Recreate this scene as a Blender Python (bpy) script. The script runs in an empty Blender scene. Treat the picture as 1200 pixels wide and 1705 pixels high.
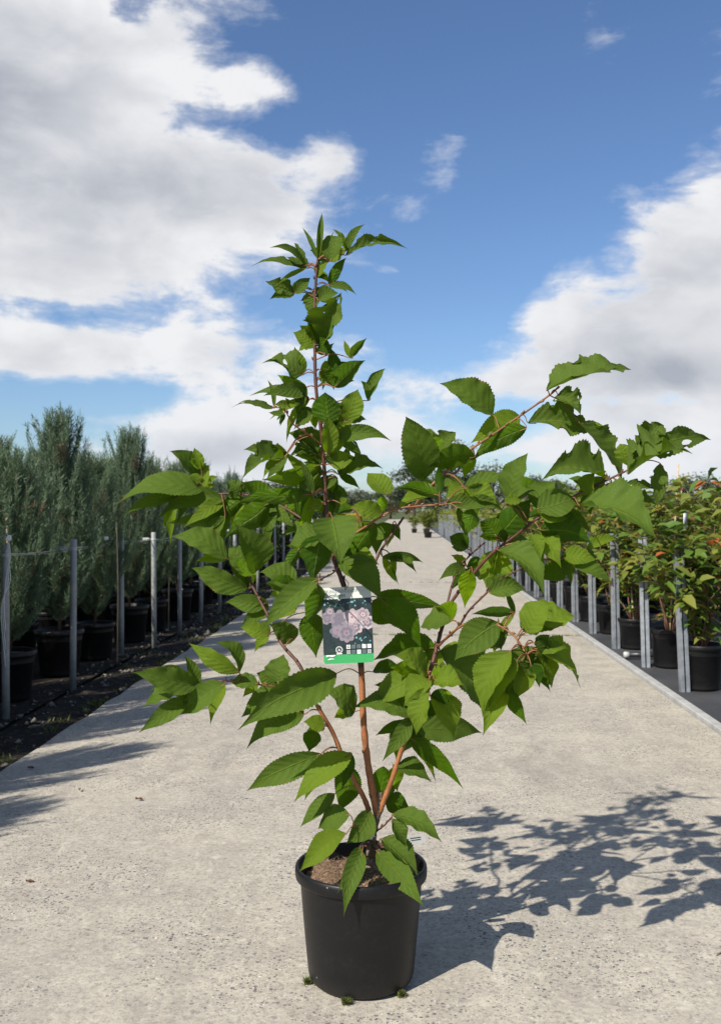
import bpy, math, random
import numpy as np
from mathutils import Vector, Matrix

R = math.radians
scene = bpy.context.scene
COL = scene.collection

# ------------------------------------------------------------------ camera
FPX, CAM_H = 1650.0, 1.06            # focal length in pixels of the 1200 x 1705 photograph, eye height
cam_d = bpy.data.cameras.new('camera'); cam = bpy.data.objects.new('camera', cam_d); COL.objects.link(cam)
cam_d.sensor_fit = 'VERTICAL'; cam_d.sensor_height = 36.0
cam_d.lens = FPX / 1705.0 * 36.0
cam_d.clip_start, cam_d.clip_end = 0.05, 3000
cam_d.dof.use_dof = True; cam_d.dof.focus_distance = 2.2; cam_d.dof.aperture_fstop = 9.0
cam.location = (0, 0, CAM_H)
cam.rotation_euler = (R(90 - 0.087), 0, R(2.43))      # the lane runs along +Y
scene.camera = cam
CM = Matrix.LocRotScale(cam.location, cam.rotation_euler, None)
def px(x, y, d):
    return CM @ Vector(((x - 600) / FPX * d, -(y - 852.5) / FPX * d, -d))

# ------------------------------------------------------------------ sun and sky
SKY_STRENGTH = 0.079
SUN_EL, SHADOW_AZ = R(41), R(38)    # shadows run away from the viewer, to the right
to_sun = Vector((-math.sin(SHADOW_AZ) * math.cos(SUN_EL), -math.cos(SHADOW_AZ) * math.cos(SUN_EL), math.sin(SUN_EL)))
sl = bpy.data.lights.new('sun', 'SUN'); sl.energy = 5.0; sl.angle = R(0.53); sl.color = (1.0, 0.935, 0.84)
so = bpy.data.objects.new('sun', sl); COL.objects.link(so)
so.rotation_euler = to_sun.to_track_quat('Z', 'Y').to_euler(); so.location = (-6, -6, 8)

world = bpy.data.worlds.new('World'); scene.world = world; world.use_nodes = True
scene.view_settings.view_transform = 'Standard'; scene.view_settings.look = 'None'
scene.view_settings.exposure = 0.44; scene.view_settings.gamma = 1.0

class NT:
    """small helper round a node tree"""
    def __init__(s, tree): s.t = tree; s.n = tree.nodes; s.l = tree.links
    def node(s, typ, **kw):
        n = s.n.new(typ)
        for k, v in kw.items(): setattr(n, k, v)
        return n
    def put(s, sock, v):
        if isinstance(v, bpy.types.NodeSocket): s.l.new(v, sock)
        elif v is not None: sock.default_value = v
    def math(s, op, a, b=None, c=None, clamp=False):
        n = s.node('ShaderNodeMath', operation=op, use_clamp=clamp)
        for i, v in enumerate((a, b, c)):
            if v is not None: s.put(n.inputs[i], v)
        return n.outputs[0]
    def vmath(s, op, a, b=None, out=0):
        n = s.node('ShaderNodeVectorMath', operation=op)
        s.put(n.inputs[0], a)
        if b is not None: s.put(n.inputs[1], b)
        return n.outputs[out]
    def mix(s, f, a, b, blend='MIX'):
        n = s.node('ShaderNodeMix', data_type='RGBA', blend_type=blend)
        s.put(n.inputs[0], f); s.put(n.inputs[6], a); s.put(n.inputs[7], b)
        return n.outputs[2]
    def noise(s, vec, scale, detail=4, rough=0.55, dist=0.0, out=0):
        n = s.node('ShaderNodeTexNoise')
        s.put(n.inputs['Vector'], vec); n.inputs['Scale'].default_value = scale
        n.inputs['Detail'].default_value = detail; n.inputs['Roughness'].default_value = rough
        n.inputs['Distortion'].default_value = dist
        return n.outputs[out]
    def ramp(s, v, lo, hi, a=0.0, b=1.0, smooth=True):
        n = s.node('ShaderNodeMapRange', interpolation_type='SMOOTHSTEP' if smooth else 'LINEAR')
        s.put(n.inputs[0], v)
        for i, k in enumerate((lo, hi, a, b)): s.put(n.inputs[i + 1], k)
        return n.outputs[0]

def dir_az_el(x, y):
    v = (px(x, y, 1.0) - Vector(cam.location)).normalized()
    return math.atan2(v.x, v.y), math.asin(v.z)

# cloud masses: centre in the view, size, weight (positive is cloud, negative is open blue)
CLOUDS = [(600, 330, 620, 420, -.06), (-20, 190, 190, 190, .62), (110, 60, 110, 80, .30), (290, 90, 75, 75, .34), (170, 340, 250, 140, .50), (450, 350, 95, 75, .34),
          (330, 590, 190, 44, .33), (40, 590, 110, 26, .30), (610, 568, 70, 24, .22), (410, 715, 120, 62, .50),
          (1210, 430, 145, 110, .72), (915, 510, 56, 50, .36), (1080, 610, 160, 60, .46), (760, 640, 120, 28, .26),
          (1110, 735, 170, 50, .48), (640, 735, 120, 30, .16), (860, 745, 100, 30, .22), (752, 240, 60, 36, .27), (738, 292, 40, 44, .27), (985, 40, 50, 40, .24), (800, 100, 60, 36, .26), (722, 145, 60, 24, .24),
          (430, 140, 56, 30, .36), (560, 262, 44, 30, .30), (735, 475, 44, 12, .34), (650, 452, 26, 10, .3),
          (760, 130, 330, 200, -.40), (715, 490, 150, 60, -.46), (1000, 380, 60, 50, -.10), (560, 480, 60, 30, -.2), (190, 665, 170, 30, -.26), (110, 522, 110, 20, -.24),
          (330, 200, 120, 26, -.22), (205, 15, 36, 30, -.2), (1060, 668, 110, 12, -.16)]
BASES = [(0, 130, 80, 100, .42), (250, 310, 130, 60, .40), (1110, 530, 150, 60, .38), (1130, 622, 130, 30, .62), (380, 755, 120, 24, .35)]
def build_world():
    t = NT(world.node_tree); t.n.clear()
    out = t.node('ShaderNodeOutputWorld'); bg = t.node('ShaderNodeBackground')
    sky = t.node('ShaderNodeTexSky', sky_type='NISHITA', sun_disc=False)
    sky.sun_elevation = SUN_EL; sky.sun_rotation = math.pi + SHADOW_AZ
    sky.altitude = 50; sky.air_density = 1.0; sky.dust_density = 0.5; sky.ozone_density = 3.0
    tc = t.node('ShaderNodeTexCoord'); d = tc.outputs['Generated']
    sep = t.node('ShaderNodeSeparateXYZ'); t.put(sep.inputs[0], d)
    az = t.math('ARCTAN2', sep.outputs[0], sep.outputs[1]); el = t.math('ARCSINE', sep.outputs[2])
    cmb = t.node('ShaderNodeCombineXYZ'); t.put(cmb.inputs[0], az); t.put(cmb.inputs[1], el); ang = cmb.outputs[0]
    def masses(lst, tot):
        for (x, y, sx, sy, w) in lst:
            a, e = dir_az_el(x, y)
            q = t.vmath('MULTIPLY', t.vmath('SUBTRACT', ang, (a, e, 0)), (FPX / sx, FPX / sy, 0))
            tot = t.math('MULTIPLY_ADD', t.math('POWER', 2.117, t.math('MULTIPLY', t.vmath('DOT_PRODUCT', q, q, out=1), -1.0)), w, tot)
        return tot
    G = masses(CLOUDS, -.07)
    sv = t.vmath('MULTIPLY', d, (1.0, 1.0, 1.7))
    wv = t.vmath('ADD', sv, t.vmath('MULTIPLY', t.noise(sv, 9.0, 1, 0.5, out=1), (.05, .05, .05)))
    n1 = t.noise(wv, 6.5, 9, 0.62)
    n0 = t.noise(t.vmath('ADD', wv, (-.022, 0, .05)), 6.5, 3, 0.5)
    d0 = t.math('ADD', G, t.math('MULTIPLY', t.math('SUBTRACT', n1, .5), 1.25))
    wisp = t.noise(t.vmath('MULTIPLY', wv, (1.0, 1.0, 2.0)), 24.0, 4, 0.65)
    d0 = t.math('ADD', d0, t.math('MULTIPLY', t.math('SUBTRACT', wisp, .5), .34))
    cover = t.math('ADD', t.ramp(d0, -.14, .09, 0, .38), t.ramp(d0, .0, .17, 0, .62))
    lit = t.math('SUBTRACT', n0, n1)                       # billows: brighter where cloud thins towards the sun
    shade = t.math('ADD', t.ramp(d0, .12, .80, 0, .22), t.ramp(lit, -.20, .22, -.14, .46))
    shade = t.math('MULTIPLY', masses(BASES, shade), t.ramp(d0, .0, .22), clamp=True)
    ccol = t.mix(shade, (8.2, 8.25, 8.45, 1), (3.9, 4.2, 4.8, 1))
    hz = t.ramp(sep.outputs[2], 0.0, 0.16, 1, 0)
    ccol = t.mix(t.math('MULTIPLY', hz, .30), ccol, (6.4, 7.0, 7.9, 1))
    fin = t.mix(cover, t.mix(1.0, sky.outputs[0], (.87, .99, 1.16, 1), 'MULTIPLY'), ccol)
    t.put(bg.inputs[0], fin); bg.inputs[1].default_value = SKY_STRENGTH
    t.l.new(bg.outputs[0], out.inputs[0])
    world.cycles.sampling_method = 'MANUAL'; world.cycles.sample_map_resolution = 512
build_world()

# ------------------------------------------------------------------ helpers
def tag(o, label=None, cat=None, group=None, kind=None):
    if label: o['label'] = label
    if cat: o['category'] = cat
    if group: o['group'] = group
    if kind: o['kind'] = kind
    return o
def empty(name, loc, rz=0.0, sc=1.0):
    o = bpy.data.objects.new(name, None); COL.objects.link(o)
    o.empty_display_size = 0.05
    o.location = loc; o.rotation_euler = (0, 0, rz); o.scale = (sc,) * 3
    return o
def link(name, me, parent=None, loc=None):
    o = bpy.data.objects.new(name, me); COL.objects.link(o)
    if parent is not None: o.parent = parent
    if loc is not None: o.location = loc
    return o
class MB:
    def __init__(s): s.v = []; s.f = []; s.m = []; s.uv = []
    def add(s, verts, faces, mi=0, uvs=None):
        b = len(s.v); s.v += [tuple(v) for v in verts]
        s.uv += list(uvs) if uvs is not None else [(0, 0)] * len(verts)
        s.f += [tuple(b + i for i in f) for f in faces]; s.m += [mi] * len(faces)
    def box(s, c, size, mi=0, rz=0.0, bev=0.0):
        x, y, z = (k / 2 for k in size); ca, sa = math.cos(rz), math.sin(rz)
        if bev > 0:
            P = []
            for zz, q in ((-z, bev), (-z + bev, 0), (z - bev, 0), (z, bev)):
                X, Y = x - q, y - q
                P += [(-X + bev, -Y, zz), (X - bev, -Y, zz), (X, -Y + bev, zz), (X, Y - bev, zz), (X - bev, Y, zz), (-X + bev, Y, zz), (-X, Y - bev, zz), (-X, -Y + bev, zz)]
            F = [tuple(range(7, -1, -1)), tuple(range(24, 32))]
            for k in range(3):
                for i in range(8): F.append((k * 8 + i, k * 8 + (i + 1) % 8, k * 8 + 8 + (i + 1) % 8, k * 8 + 8 + i))
        else:
            P = [(i * x, j * y, k * z) for k in (-1, 1) for (i, j) in ((-1, -1), (1, -1), (1, 1), (-1, 1))]
            F = [(3, 2, 1, 0), (4, 5, 6, 7), (0, 1, 5, 4), (1, 2, 6, 5), (2, 3, 7, 6), (3, 0, 4, 7)]
        s.add([(c[0] + a * ca - b * sa, c[1] + a * sa + b * ca, c[2] + d) for a, b, d in P], F, mi)
    def tube(s, pts, rad, n=8, mi=0, cap=True):
        pts = [Vector(p) for p in pts]; m = len(pts)
        rad = list(rad) if hasattr(rad, '__len__') else [rad] * m
        V = []; up = None
        for i, p in enumerate(pts):
            t = (pts[min(i + 1, m - 1)] - pts[max(i - 1, 0)])
            t = t.normalized() if t.length > 1e-9 else Vector((0, 0, 1))
            if up is None: up = Vector((1, 0, 0)) if abs(t.x) < .8 else Vector((0, 1, 0))
            a = (up - t * up.dot(t)).normalized(); up = a; b = t.cross(a)
            for k in range(n):
                q = 2 * math.pi * k / n; V.append(p + a * (rad[i] * math.cos(q)) + b * (rad[i] * math.sin(q)))
        F = [(i * n + k, i * n + (k + 1) % n, (i + 1) * n + (k + 1) % n, (i + 1) * n + k) for i in range(m - 1) for k in range(n)]
        if cap: F += [tuple(range(n - 1, -1, -1)), tuple(range((m - 1) * n, m * n))]
        s.add(V, F, mi)
    def lathe(s, prof, n=48, mi=0, c=(0, 0, 0), close=False):
        V = [(c[0] + r * math.cos(2 * math.pi * k / n), c[1] + r * math.sin(2 * math.pi * k / n), c[2] + z) for r, z in prof for k in range(n)]
        F = [(i * n + k, i * n + (k + 1) % n, (i + 1) * n + (k + 1) % n, (i + 1) * n + k) for i in range(len(prof) - 1) for k in range(n)]
        s.add(V, F, mi)
    def mesh(s, name, mats, smooth=True):
        me = bpy.data.meshes.new(name); me.from_pydata(s.v, [], s.f)
        for m in (mats if isinstance(mats, (list, tuple)) else [mats]): me.materials.append(m)
        me.polygons.foreach_set('material_index', s.m)
        if smooth: me.polygons.foreach_set('use_smooth', [True] * len(s.f))
        ul = me.uv_layers.new(name='UVMap')
        idx = np.zeros(len(me.loops), dtype=np.int32); me.loops.foreach_get('vertex_index', idx)
        ul.data.foreach_set('uv', np.array(s.uv, dtype=np.float32)[idx].ravel())
        me.update(); return me
    def build(s, name, mats, parent=None, loc=None, smooth=True):
        return link(name, s.mesh(name, mats, smooth), parent, loc)
def fast_mesh(name, V, F, mats, mi=None, smooth=False):
    """numpy vertices (n,3) and triangles (m,3)"""
    me = bpy.data.meshes.new(name)
    V = np.asarray(V, np.float32); F = np.asarray(F, np.int32)
    me.vertices.add(len(V)); me.vertices.foreach_set('co', V.ravel())
    me.loops.add(F.size); me.loops.foreach_set('vertex_index', F.ravel())
    me.polygons.add(len(F)); me.polygons.foreach_set('loop_start', np.arange(0, F.size, F.shape[1], dtype=np.int32))
    for m in (mats if isinstance(mats, (list, tuple)) else [mats]): me.materials.append(m)
    if mi is not None: me.polygons.foreach_set('material_index', np.asarray(mi, np.int32))
    if smooth: me.polygons.foreach_set('use_smooth', [True] * len(F))
    me.update(calc_edges=True); me.validate(); return me
def copy_thing(root, loc, rz, sc=1.0, label=None):
    r = root.copy(); COL.objects.link(r); r.location = loc; r.rotation_euler = (0, 0, rz)
    r.scale = sc if hasattr(sc, '__len__') else (sc,) * 3
    if label: r['label'] = label
    for ch in root.children:
        c = ch.copy(); COL.objects.link(c); c.parent = r
        for g in ch.children:
            d = g.copy(); COL.objects.link(d); d.parent = c
    return r
def catmull(P, n):
    P = [Vector(p) for p in P]; Q = [P[0] * 2 - P[1]] + P + [P[-1] * 2 - P[-2]]; out = []
    for i in range(1, len(Q) - 2):
        a, b, c, d = Q[i - 1], Q[i], Q[i + 1], Q[i + 2]
        for k in range(n):
            t = k / n
            out.append(.5 * ((2 * b) + (c - a) * t + (2 * a - 5 * b + 4 * c - d) * t * t + (3 * b - a - 3 * c + d) * t ** 3))
    out.append(P[-1]); return out
ORD = 'first second third fourth fifth sixth seventh eighth ninth tenth eleventh twelfth thirteenth fourteenth fifteenth sixteenth seventeenth eighteenth nineteenth twentieth'.split()
TENS = ['', '', 'twenty', 'thirty', 'forty', 'fifty']
def ordinal(i):
    if i < 20: return ORD[i]
    if (i + 1) % 10 == 0: return {30: 'thirtieth', 40: 'fortieth', 50: 'fiftieth'}[i + 1]
    return TENS[(i + 1) // 10] + '-' + ORD[(i + 1) % 10 - 1]

# ------------------------------------------------------------------ materials
def new_mat(name):
    m = bpy.data.materials.new(name); m.use_nodes = True
    t = NT(m.node_tree); b = t.n['Principled BSDF']
    return m, t, b
def simple(name, col, rough=.6, metal=0.0, var=.12, scale=30, bump=0.0, spec=.5):
    m, t, b = new_mat(name)
    tc = t.node('ShaderNodeTexCoord'); v = tc.outputs['Object']
    n = t.noise(v, scale, 5, .6)
    c = Vector(col)
    t.put(b.inputs['Base Color'], t.mix(n, (*(c * (1 - var * 1.6)), 1), (*(c * (1 + var * 1.6)), 1)))
    t.put(b.inputs['Roughness'], t.ramp(n, .3, .7, max(0, rough - .08), min(1, rough + .08)))
    b.inputs['Metallic'].default_value = metal; b.inputs['Specular IOR Level'].default_value = spec
    if bump:
        bp = t.node('ShaderNodeBump'); bp.inputs['Strength'].default_value = bump; bp.inputs['Distance'].default_value = .004
        t.put(bp.inputs['Height'], t.noise(v, scale * 4, 5, .6)); t.put(b.inputs['Normal'], bp.outputs[0])
    return m

def mat_concrete():
    m, t, b = new_mat('lane_concrete')
    pos = t.node('ShaderNodeNewGeometry').outputs['Position']
    big = t.noise(pos, 1.1, 6, .62, .4); mid = t.noise(pos, 6.5, 6, .65, .3); fine = t.noise(pos, 70, 5, .7)
    col = t.mix(t.ramp(big, .3, .72), (.490, .446, .360, 1), (.402, .370, .306, 1))
    col = t.mix(t.ramp(mid, .40, .72, 0, .7), col, (.33, .298, .248, 1))
    col = t.mix(t.ramp(mid, .44, .22, 0, .5), col, (.60, .545, .44, 1))
    col = t.mix(t.ramp(fine, .30, .62, .55, 0), col, (.20, .19, .17, 1))
    col = t.mix(t.ramp(fine, .62, .8, 0, .35), col, (.68, .64, .56, 1))
    # exposed aggregate: a share of the cells show a stone
    ps = t.vmath('ADD', pos, t.vmath('MULTIPLY', t.noise(pos, 60, 2, .5, out=1), (.008, .008, 0)))
    hgt = None
    for sc, keep, r, c1, c2 in ((85, .40, .34, (.075, .078, .085, 1), (.20, .175, .15, 1)), (190, .35, .36, (.09, .088, .085, 1), (.30, .26, .22, 1)),
                               (46, .80, .27, (.11, .115, .125, 1), (.25, .23, .21, 1)), (150, .88, .30, (.72, .70, .66, 1), (.55, .5, .44, 1))):
        vo = t.node('ShaderNodeTexVoronoi', feature='F1'); t.put(vo.inputs['Vector'], ps); vo.inputs['Scale'].default_value = sc
        sp = t.node('ShaderNodeSeparateColor'); t.put(sp.inputs[0], vo.outputs['Color'])
        has = t.math('GREATER_THAN', sp.outputs[0], keep)
        rr = t.math('MULTIPLY_ADD', sp.outputs[1], .22, r - .12)
        inside = t.ramp(t.math('SUBTRACT', rr, vo.outputs['Distance']), 0.0, .06)
        wear = t.ramp(t.noise(pos, 2.3, 4, .6), .38, .62, .25, 1)
        f = t.math('MULTIPLY', t.math('MULTIPLY', has, inside), wear)
        col = t.mix(f, col, t.mix(sp.outputs[2], c1, c2))
    gr = t.noise(pos, 24, 6, .75, .4)
    col = t.mix(t.ramp(gr, .52, .70, 0, .55), col, (.20, .187, .163, 1))
    col = t.mix(t.ramp(gr, .46, .32, 0, .45), col, (.62, .565, .46, 1))
    stain = t.noise(t.vmath('MULTIPLY', pos, (1.0, .35, 1)), 2.2, 5, .7, .8)
    col = t.mix(t.ramp(stain, .52, .76, 0, .62), col, (.215, .197, .165, 1))
    drag = t.noise(t.vmath('MULTIPLY', pos, (3.2, .5, 1)), 1.5, 6, .7, .5)
    col = t.mix(t.ramp(drag, .55, .75, 0, .4), col, (.26, .24, .205, 1))
    col = t.mix(t.ramp(drag, .42, .25, 0, .35), col, (.66, .61, .50, 1))
    t.put(b.inputs['Base Color'], col); b.inputs['Roughness'].default_value = .92; b.inputs['Specular IOR Level'].default_value = .25
    bp = t.node('ShaderNodeBump'); bp.inputs['Strength'].default_value = .45; bp.inputs['Distance'].default_value = .004
    t.put(bp.inputs['Height'], t.math('ADD', fine, t.math('MULTIPLY', mid, .5))); t.put(b.inputs['Normal'], bp.outputs[0])
    return m
def mat_leaf(name, up, low, vein, torn=False, trans=.32, hue=.12):
    """cherry leaf: u runs along the blade, v across it"""
    m, t, b = new_mat(name)
    uv = t.node('ShaderNodeUVMap').outputs[0]
    sp = t.node('ShaderNodeSeparateXYZ'); t.put(sp.inputs[0], uv)
    u, v = sp.outputs[0], sp.outputs[1]; av = t.math('ABSOLUTE', v)
    rnd = t.node('ShaderNodeObjectInfo').outputs['Random']
    geo = t.node('ShaderNodeNewGeometry'); back = geo.outputs['Backfacing']
    wob = t.noise(uv, 5, 2, .5)
    ph = t.math('MULTIPLY', t.math('SUBTRACT', t.math('MULTIPLY_ADD', wob, .04, u), t.math('MULTIPLY', av, .20)), 8.0)
    sn = t.math('ABSOLUTE', t.math('SUBTRACT', t.math('FRACT', ph), .5))           # 0.5 on the vein
    lat = t.math('MULTIPLY', t.ramp(sn, .40, .5), t.ramp(av, .95, .3))
    mid = t.ramp(av, .055, .012)
    net = t.node('ShaderNodeTexVoronoi', feature='DISTANCE_TO_EDGE'); net.inputs['Scale'].default_value = 22
    t.put(net.inputs['Vector'], t.vmath('MULTIPLY', uv, (1.7, .8, 1)))
    netl = t.ramp(net.outputs[0], .10, .0)
    tc = t.node('ShaderNodeTexCoord')
    blot = t.noise(tc.outputs['Object'], 26, 4, .6)
    up2 = Vector(up[:3])
    cu = t.mix(t.ramp(blot, .3, .7), (*(up2 * .80), 1), (*(up2 * 1.18), 1))
    cu = t.mix(t.math('MULTIPLY', rnd, hue * 4), cu, (up[0] * 1.5, up[1] * 1.10, up[2] * .9, 1))
    cu = t.mix(t.ramp(t.math('FRACT', t.math('MULTIPLY', rnd, 7.3)), .45, .0, 0, .75), cu, (up[0] * .50, up[1] * .56, up[2] * 1.6 + .003, 1))
    veins = t.math('ADD', t.math('MULTIPLY', lat, .26), t.math('MULTIPLY', mid, .8), clamp=True)
    cu = t.mix(veins, cu, vein)
    cl = t.mix(t.math('MULTIPLY', netl, .14), low, tuple(k * .72 for k in low[:3]) + (1,))
    cl = t.mix(t.math('ADD', t.math('MULTIPLY', lat, .22), t.math('MULTIPLY', mid, .55), clamp=True), cl, (vein[0] * 1.1, vein[1], vein[2] * 1.2, 1))
    edge = t.math('MULTIPLY', t.ramp(av, .84, 1.0), t.ramp(t.noise(tc.outputs['Object'], 30, 3, .6), .56, .66, 0, .8))
    spots = t.ramp(t.noise(tc.outputs['Object'], 70, 2, .5), .72, .78, 0, .5)
    col = t.mix(back, cu, cl)
    col = t.mix(spots, col, (.16, .09, .03, 1)); col = t.mix(edge, col, (.20, .12, .035, 1))
    t.put(b.inputs['Base Color'], col)
    t.put(b.inputs['Roughness'], t.math('MULTIPLY_ADD', back, .3, t.ramp(blot, .3, .7, .24, .40)))
    b.inputs['Specular IOR Level'].default_value = .17
    bp = t.node('ShaderNodeBump'); bp.inputs['Strength'].default_value = .8; bp.inputs['Distance'].default_value = .0022
    hh = t.math('SUBTRACT', t.math('MULTIPLY', t.math('SUBTRACT', .5, sn), 1.3), t.math('ADD', t.math('MULTIPLY', mid, .8), t.math('MULTIPLY', netl, .22)))
    t.put(bp.inputs['Height'], hh); t.put(b.inputs['Normal'], bp.outputs[0])
    tr = t.node('ShaderNodeBsdfTranslucent')
    t.put(tr.inputs[0], t.mix(veins, (up[0] * 2.6, up[1] * 2.0, up[2] * .8, 1), (up[0] * 1.5, up[1] * 1.3, up[2], 1)))
    mx = t.node('ShaderNodeMixShader'); mx.inputs[0].default_value = trans
    t.l.new(b.outputs[0], mx.inputs[1]); t.l.new(tr.outputs[0], mx.inputs[2])
    res = mx.outputs[0]
    if torn:
        off = t.node('ShaderNodeCombineXYZ'); t.put(off.inputs[0], t.math('MULTIPLY', rnd, 37)); t.put(off.inputs[1], t.math('MULTIPLY', rnd, 11))
        q = t.vmath('ADD', t.vmath('MULTIPLY', uv, (3.6, 1.15, 1)), off.outputs[0])
        q = t.vmath('ADD', q, t.vmath('MULTIPLY', t.noise(q, 3, 3, .6, out=1), (.3, .3, 0)))
        vo = t.node('ShaderNodeTexVoronoi'); t.put(vo.inputs['Vector'], q); vo.inputs['Scale'].default_value = 1.0
        s2 = t.node('ShaderNodeSeparateColor'); t.put(s2.inputs[0], vo.outputs['Color'])
        hole = t.math('MULTIPLY', t.math('GREATER_THAN', s2.outputs[0], .45), t.math('LESS_THAN', vo.outputs['Distance'], t.math('MULTIPLY', s2.outputs[1], .32)))
        hole = t.math('MULTIPLY', hole, t.math('GREATER_THAN', av, .08))
        tp = t.node('ShaderNodeBsdfTransparent'); m2 = t.node('ShaderNodeMixShader')
        t.put(m2.inputs[0], hole); t.l.new(res, m2.inputs[1]); t.l.new(tp.outputs[0], m2.inputs[2]); res = m2.outputs[0]
    t.l.new(res, t.n['Material Output'].inputs[0])
    return m
def mat_foliage(name, col, var=.35, trans=.2, rough=.6):
    m, t, b = new_mat(name)
    geo = t.node('ShaderNodeNewGeometry')
    rnd = t.node('ShaderNodeObjectInfo').outputs['Random']
    n = t.noise(geo.outputs['Position'], 7, 4, .6); isl = geo.outputs['Random Per Island']
    c = Vector(col[:3])
    a = t.mix(n, (*(c * (1 - var)), 1), (*(c * (1 + var)), 1))
    a = t.mix(t.math('MULTIPLY', isl, .6), a, (c[0] * 1.35, c[1] * 1.12, c[2] * .75, 1))
    a = t.mix(t.math('MULTIPLY', rnd, .25), a, (c[0] * .8, c[1] * .85, c[2] * 1.1, 1))
    t.put(b.inputs['Base Color'], a); b.inputs['Roughness'].default_value = rough; b.inputs['Specular IOR Level'].default_value = .3
    tr = t.node('ShaderNodeBsdfTranslucent'); t.put(tr.inputs[0], t.mix(1.0, a, (1.6, 1.5, .9, 1), 'MULTIPLY'))
    mx = t.node('ShaderNodeMixShader'); mx.inputs[0].default_value = trans
    t.l.new(b.outputs[0], mx.inputs[1]); t.l.new(tr.outputs[0], mx.inputs[2]); t.l.new(mx.outputs[0], t.n['Material Output'].inputs[0])
    return m
def mat_bark(name, c1, c2, scale=60):
    m, t, b = new_mat(name)
    tc = t.node('ShaderNodeTexCoord'); v = tc.outputs['Object']
    n = t.noise(t.vmath('MULTIPLY', v, (1, 1, .35)), scale, 5, .65); ring = t.noise(t.vmath('MULTIPLY', v, (.2, .2, 1)), scale * 4, 3, .6)
    col = t.mix(t.ramp(n, .3, .7), (*c1, 1), (*c2, 1))
    col = t.mix(t.ramp(ring, .58, .7, 0, .35), col, (c2[0] * 1.5, c2[1] * 1.6, c2[2] * 1.8, 1))
    t.put(b.inputs['Base Color'], col); b.inputs['Roughness'].default_value = .55; b.inputs['Specular IOR Level'].default_value = .4
    bp = t.node('ShaderNodeBump'); bp.inputs['Strength'].default_value = .4; bp.inputs['Distance'].default_value = .002
    t.put(bp.inputs['Height'], t.math('ADD', n, ring)); t.put(b.inputs['Normal'], bp.outputs[0])
    return m
def mat_soil(name, c1, c2, scale=90, bump=.9, dist=.01):
    m, t, b = new_mat(name)
    pos = t.node('ShaderNodeNewGeometry').outputs['Position']
    n = t.noise(pos, scale, 6, .7); g = t.noise(pos, scale / 9, 5, .6, .5)
    col = t.mix(t.ramp(n, .28, .74), (*c1, 1), (*c2, 1))
    col = t.mix(t.ramp(g, .35, .7, 0, .5), col, (c1[0] * .8, c1[1] * .8, c1[2] * .85, 1))
    vo = t.node('ShaderNodeTexVoronoi'); t.put(vo.inputs['Vector'], pos); vo.inputs['Scale'].default_value = scale * .7
    s = t.node('ShaderNodeSeparateColor'); t.put(s.inputs[0], vo.outputs['Color'])
    col = t.mix(t.math('MULTIPLY', t.math('GREATER_THAN', s.outputs[0], .86), .6), col, (c2[0] * 1.5, c2[1] * 1.5, c2[2] * 1.5, 1))
    t.put(b.inputs['Base Color'], col); b.inputs['Roughness'].default_value = .95; b.inputs['Specular IOR Level'].default_value = .17
    bp = t.node('ShaderNodeBump'); bp.inputs['Strength'].default_value = bump; bp.inputs['Distance'].default_value = dist
    t.put(bp.inputs['Height'], t.math('ADD', n, g)); t.put(b.inputs['Normal'], bp.outputs[0])
    return m
def mat_pot():
    m, t, b = new_mat('black_pot_plastic')
    tc = t.node('ShaderNodeTexCoord'); v = tc.outputs['Object']
    n = t.noise(t.vmath('MULTIPLY', v, (1, 1, 2.2)), 11, 6, .7, .8); d = t.noise(v, 90, 4, .7)
    dust = t.math('MULTIPLY', t.ramp(n, .42, .75), t.ramp(d, .35, .7))
    sp = t.node('ShaderNodeSeparateXYZ'); t.put(sp.inputs[0], v)
    low = t.ramp(t.math('ADD', sp.outputs[2], t.math('MULTIPLY', n, .05)), .075, .02, 0, .30)
    f = t.math('MULTIPLY_ADD', dust, .24, low, clamp=True)
    vo = t.node('ShaderNodeTexVoronoi'); t.put(vo.inputs['Vector'], v); vo.inputs['Scale'].default_value = 75
    s = t.node('ShaderNodeSeparateColor'); t.put(s.inputs[0], vo.outputs['Color'])
    speck = t.math('MULTIPLY', t.math('GREATER_THAN', s.outputs[0], .955), t.math('LESS_THAN', vo.outputs['Distance'], .13))
    col = t.mix(f, (.0052, .0052, .0058, 1), (.036, .033, .029, 1)); col = t.mix(t.math('MULTIPLY', speck, .7), col, (.30, .27, .23, 1))
    t.put(b.inputs['Base Color'], col); t.put(b.inputs['Roughness'], t.math('MULTIPLY_ADD', f, .5, .44)); b.inputs['Specular IOR Level'].default_value = .34
    bp = t.node('ShaderNodeBump'); bp.inputs['Strength'].default_value = .12; bp.inputs['Distance'].default_value = .001
    t.put(bp.inputs['Height'], d); t.put(b.inputs['Normal'], bp.outputs[0])
    return m
def mat_mesh_fabric():
    m, t, b = new_mat('woven_ground_cover')
    pos = t.node('ShaderNodeNewGeometry').outputs['Position']
    g = t.noise(pos, 1.6, 5, .6, .4); n = t.noise(pos, 45, 5, .7)
    col = t.mix(t.ramp(g, .3, .7), (.030, .032, .036, 1), (.062, .062, .064, 1))
    col = t.mix(t.ramp(n, .58, .8, 0, .6), col, (.13, .12, .105, 1))
    t.put(b.inputs['Base Color'], col); b.inputs['Roughness'].default_value = .7
    w = t.node('ShaderNodeTexWave'); w.inputs['Scale'].default_value = 110; t.put(w.inputs['Vector'], pos)
    bp = t.node('ShaderNodeBump'); bp.inputs['Strength'].default_value = .25; bp.inputs['Distance'].default_value = .002
    t.put(bp.inputs['Height'], t.math('ADD', w.outputs[1], n)); t.put(b.inputs['Normal'], bp.outputs[0])
    return m

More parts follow.
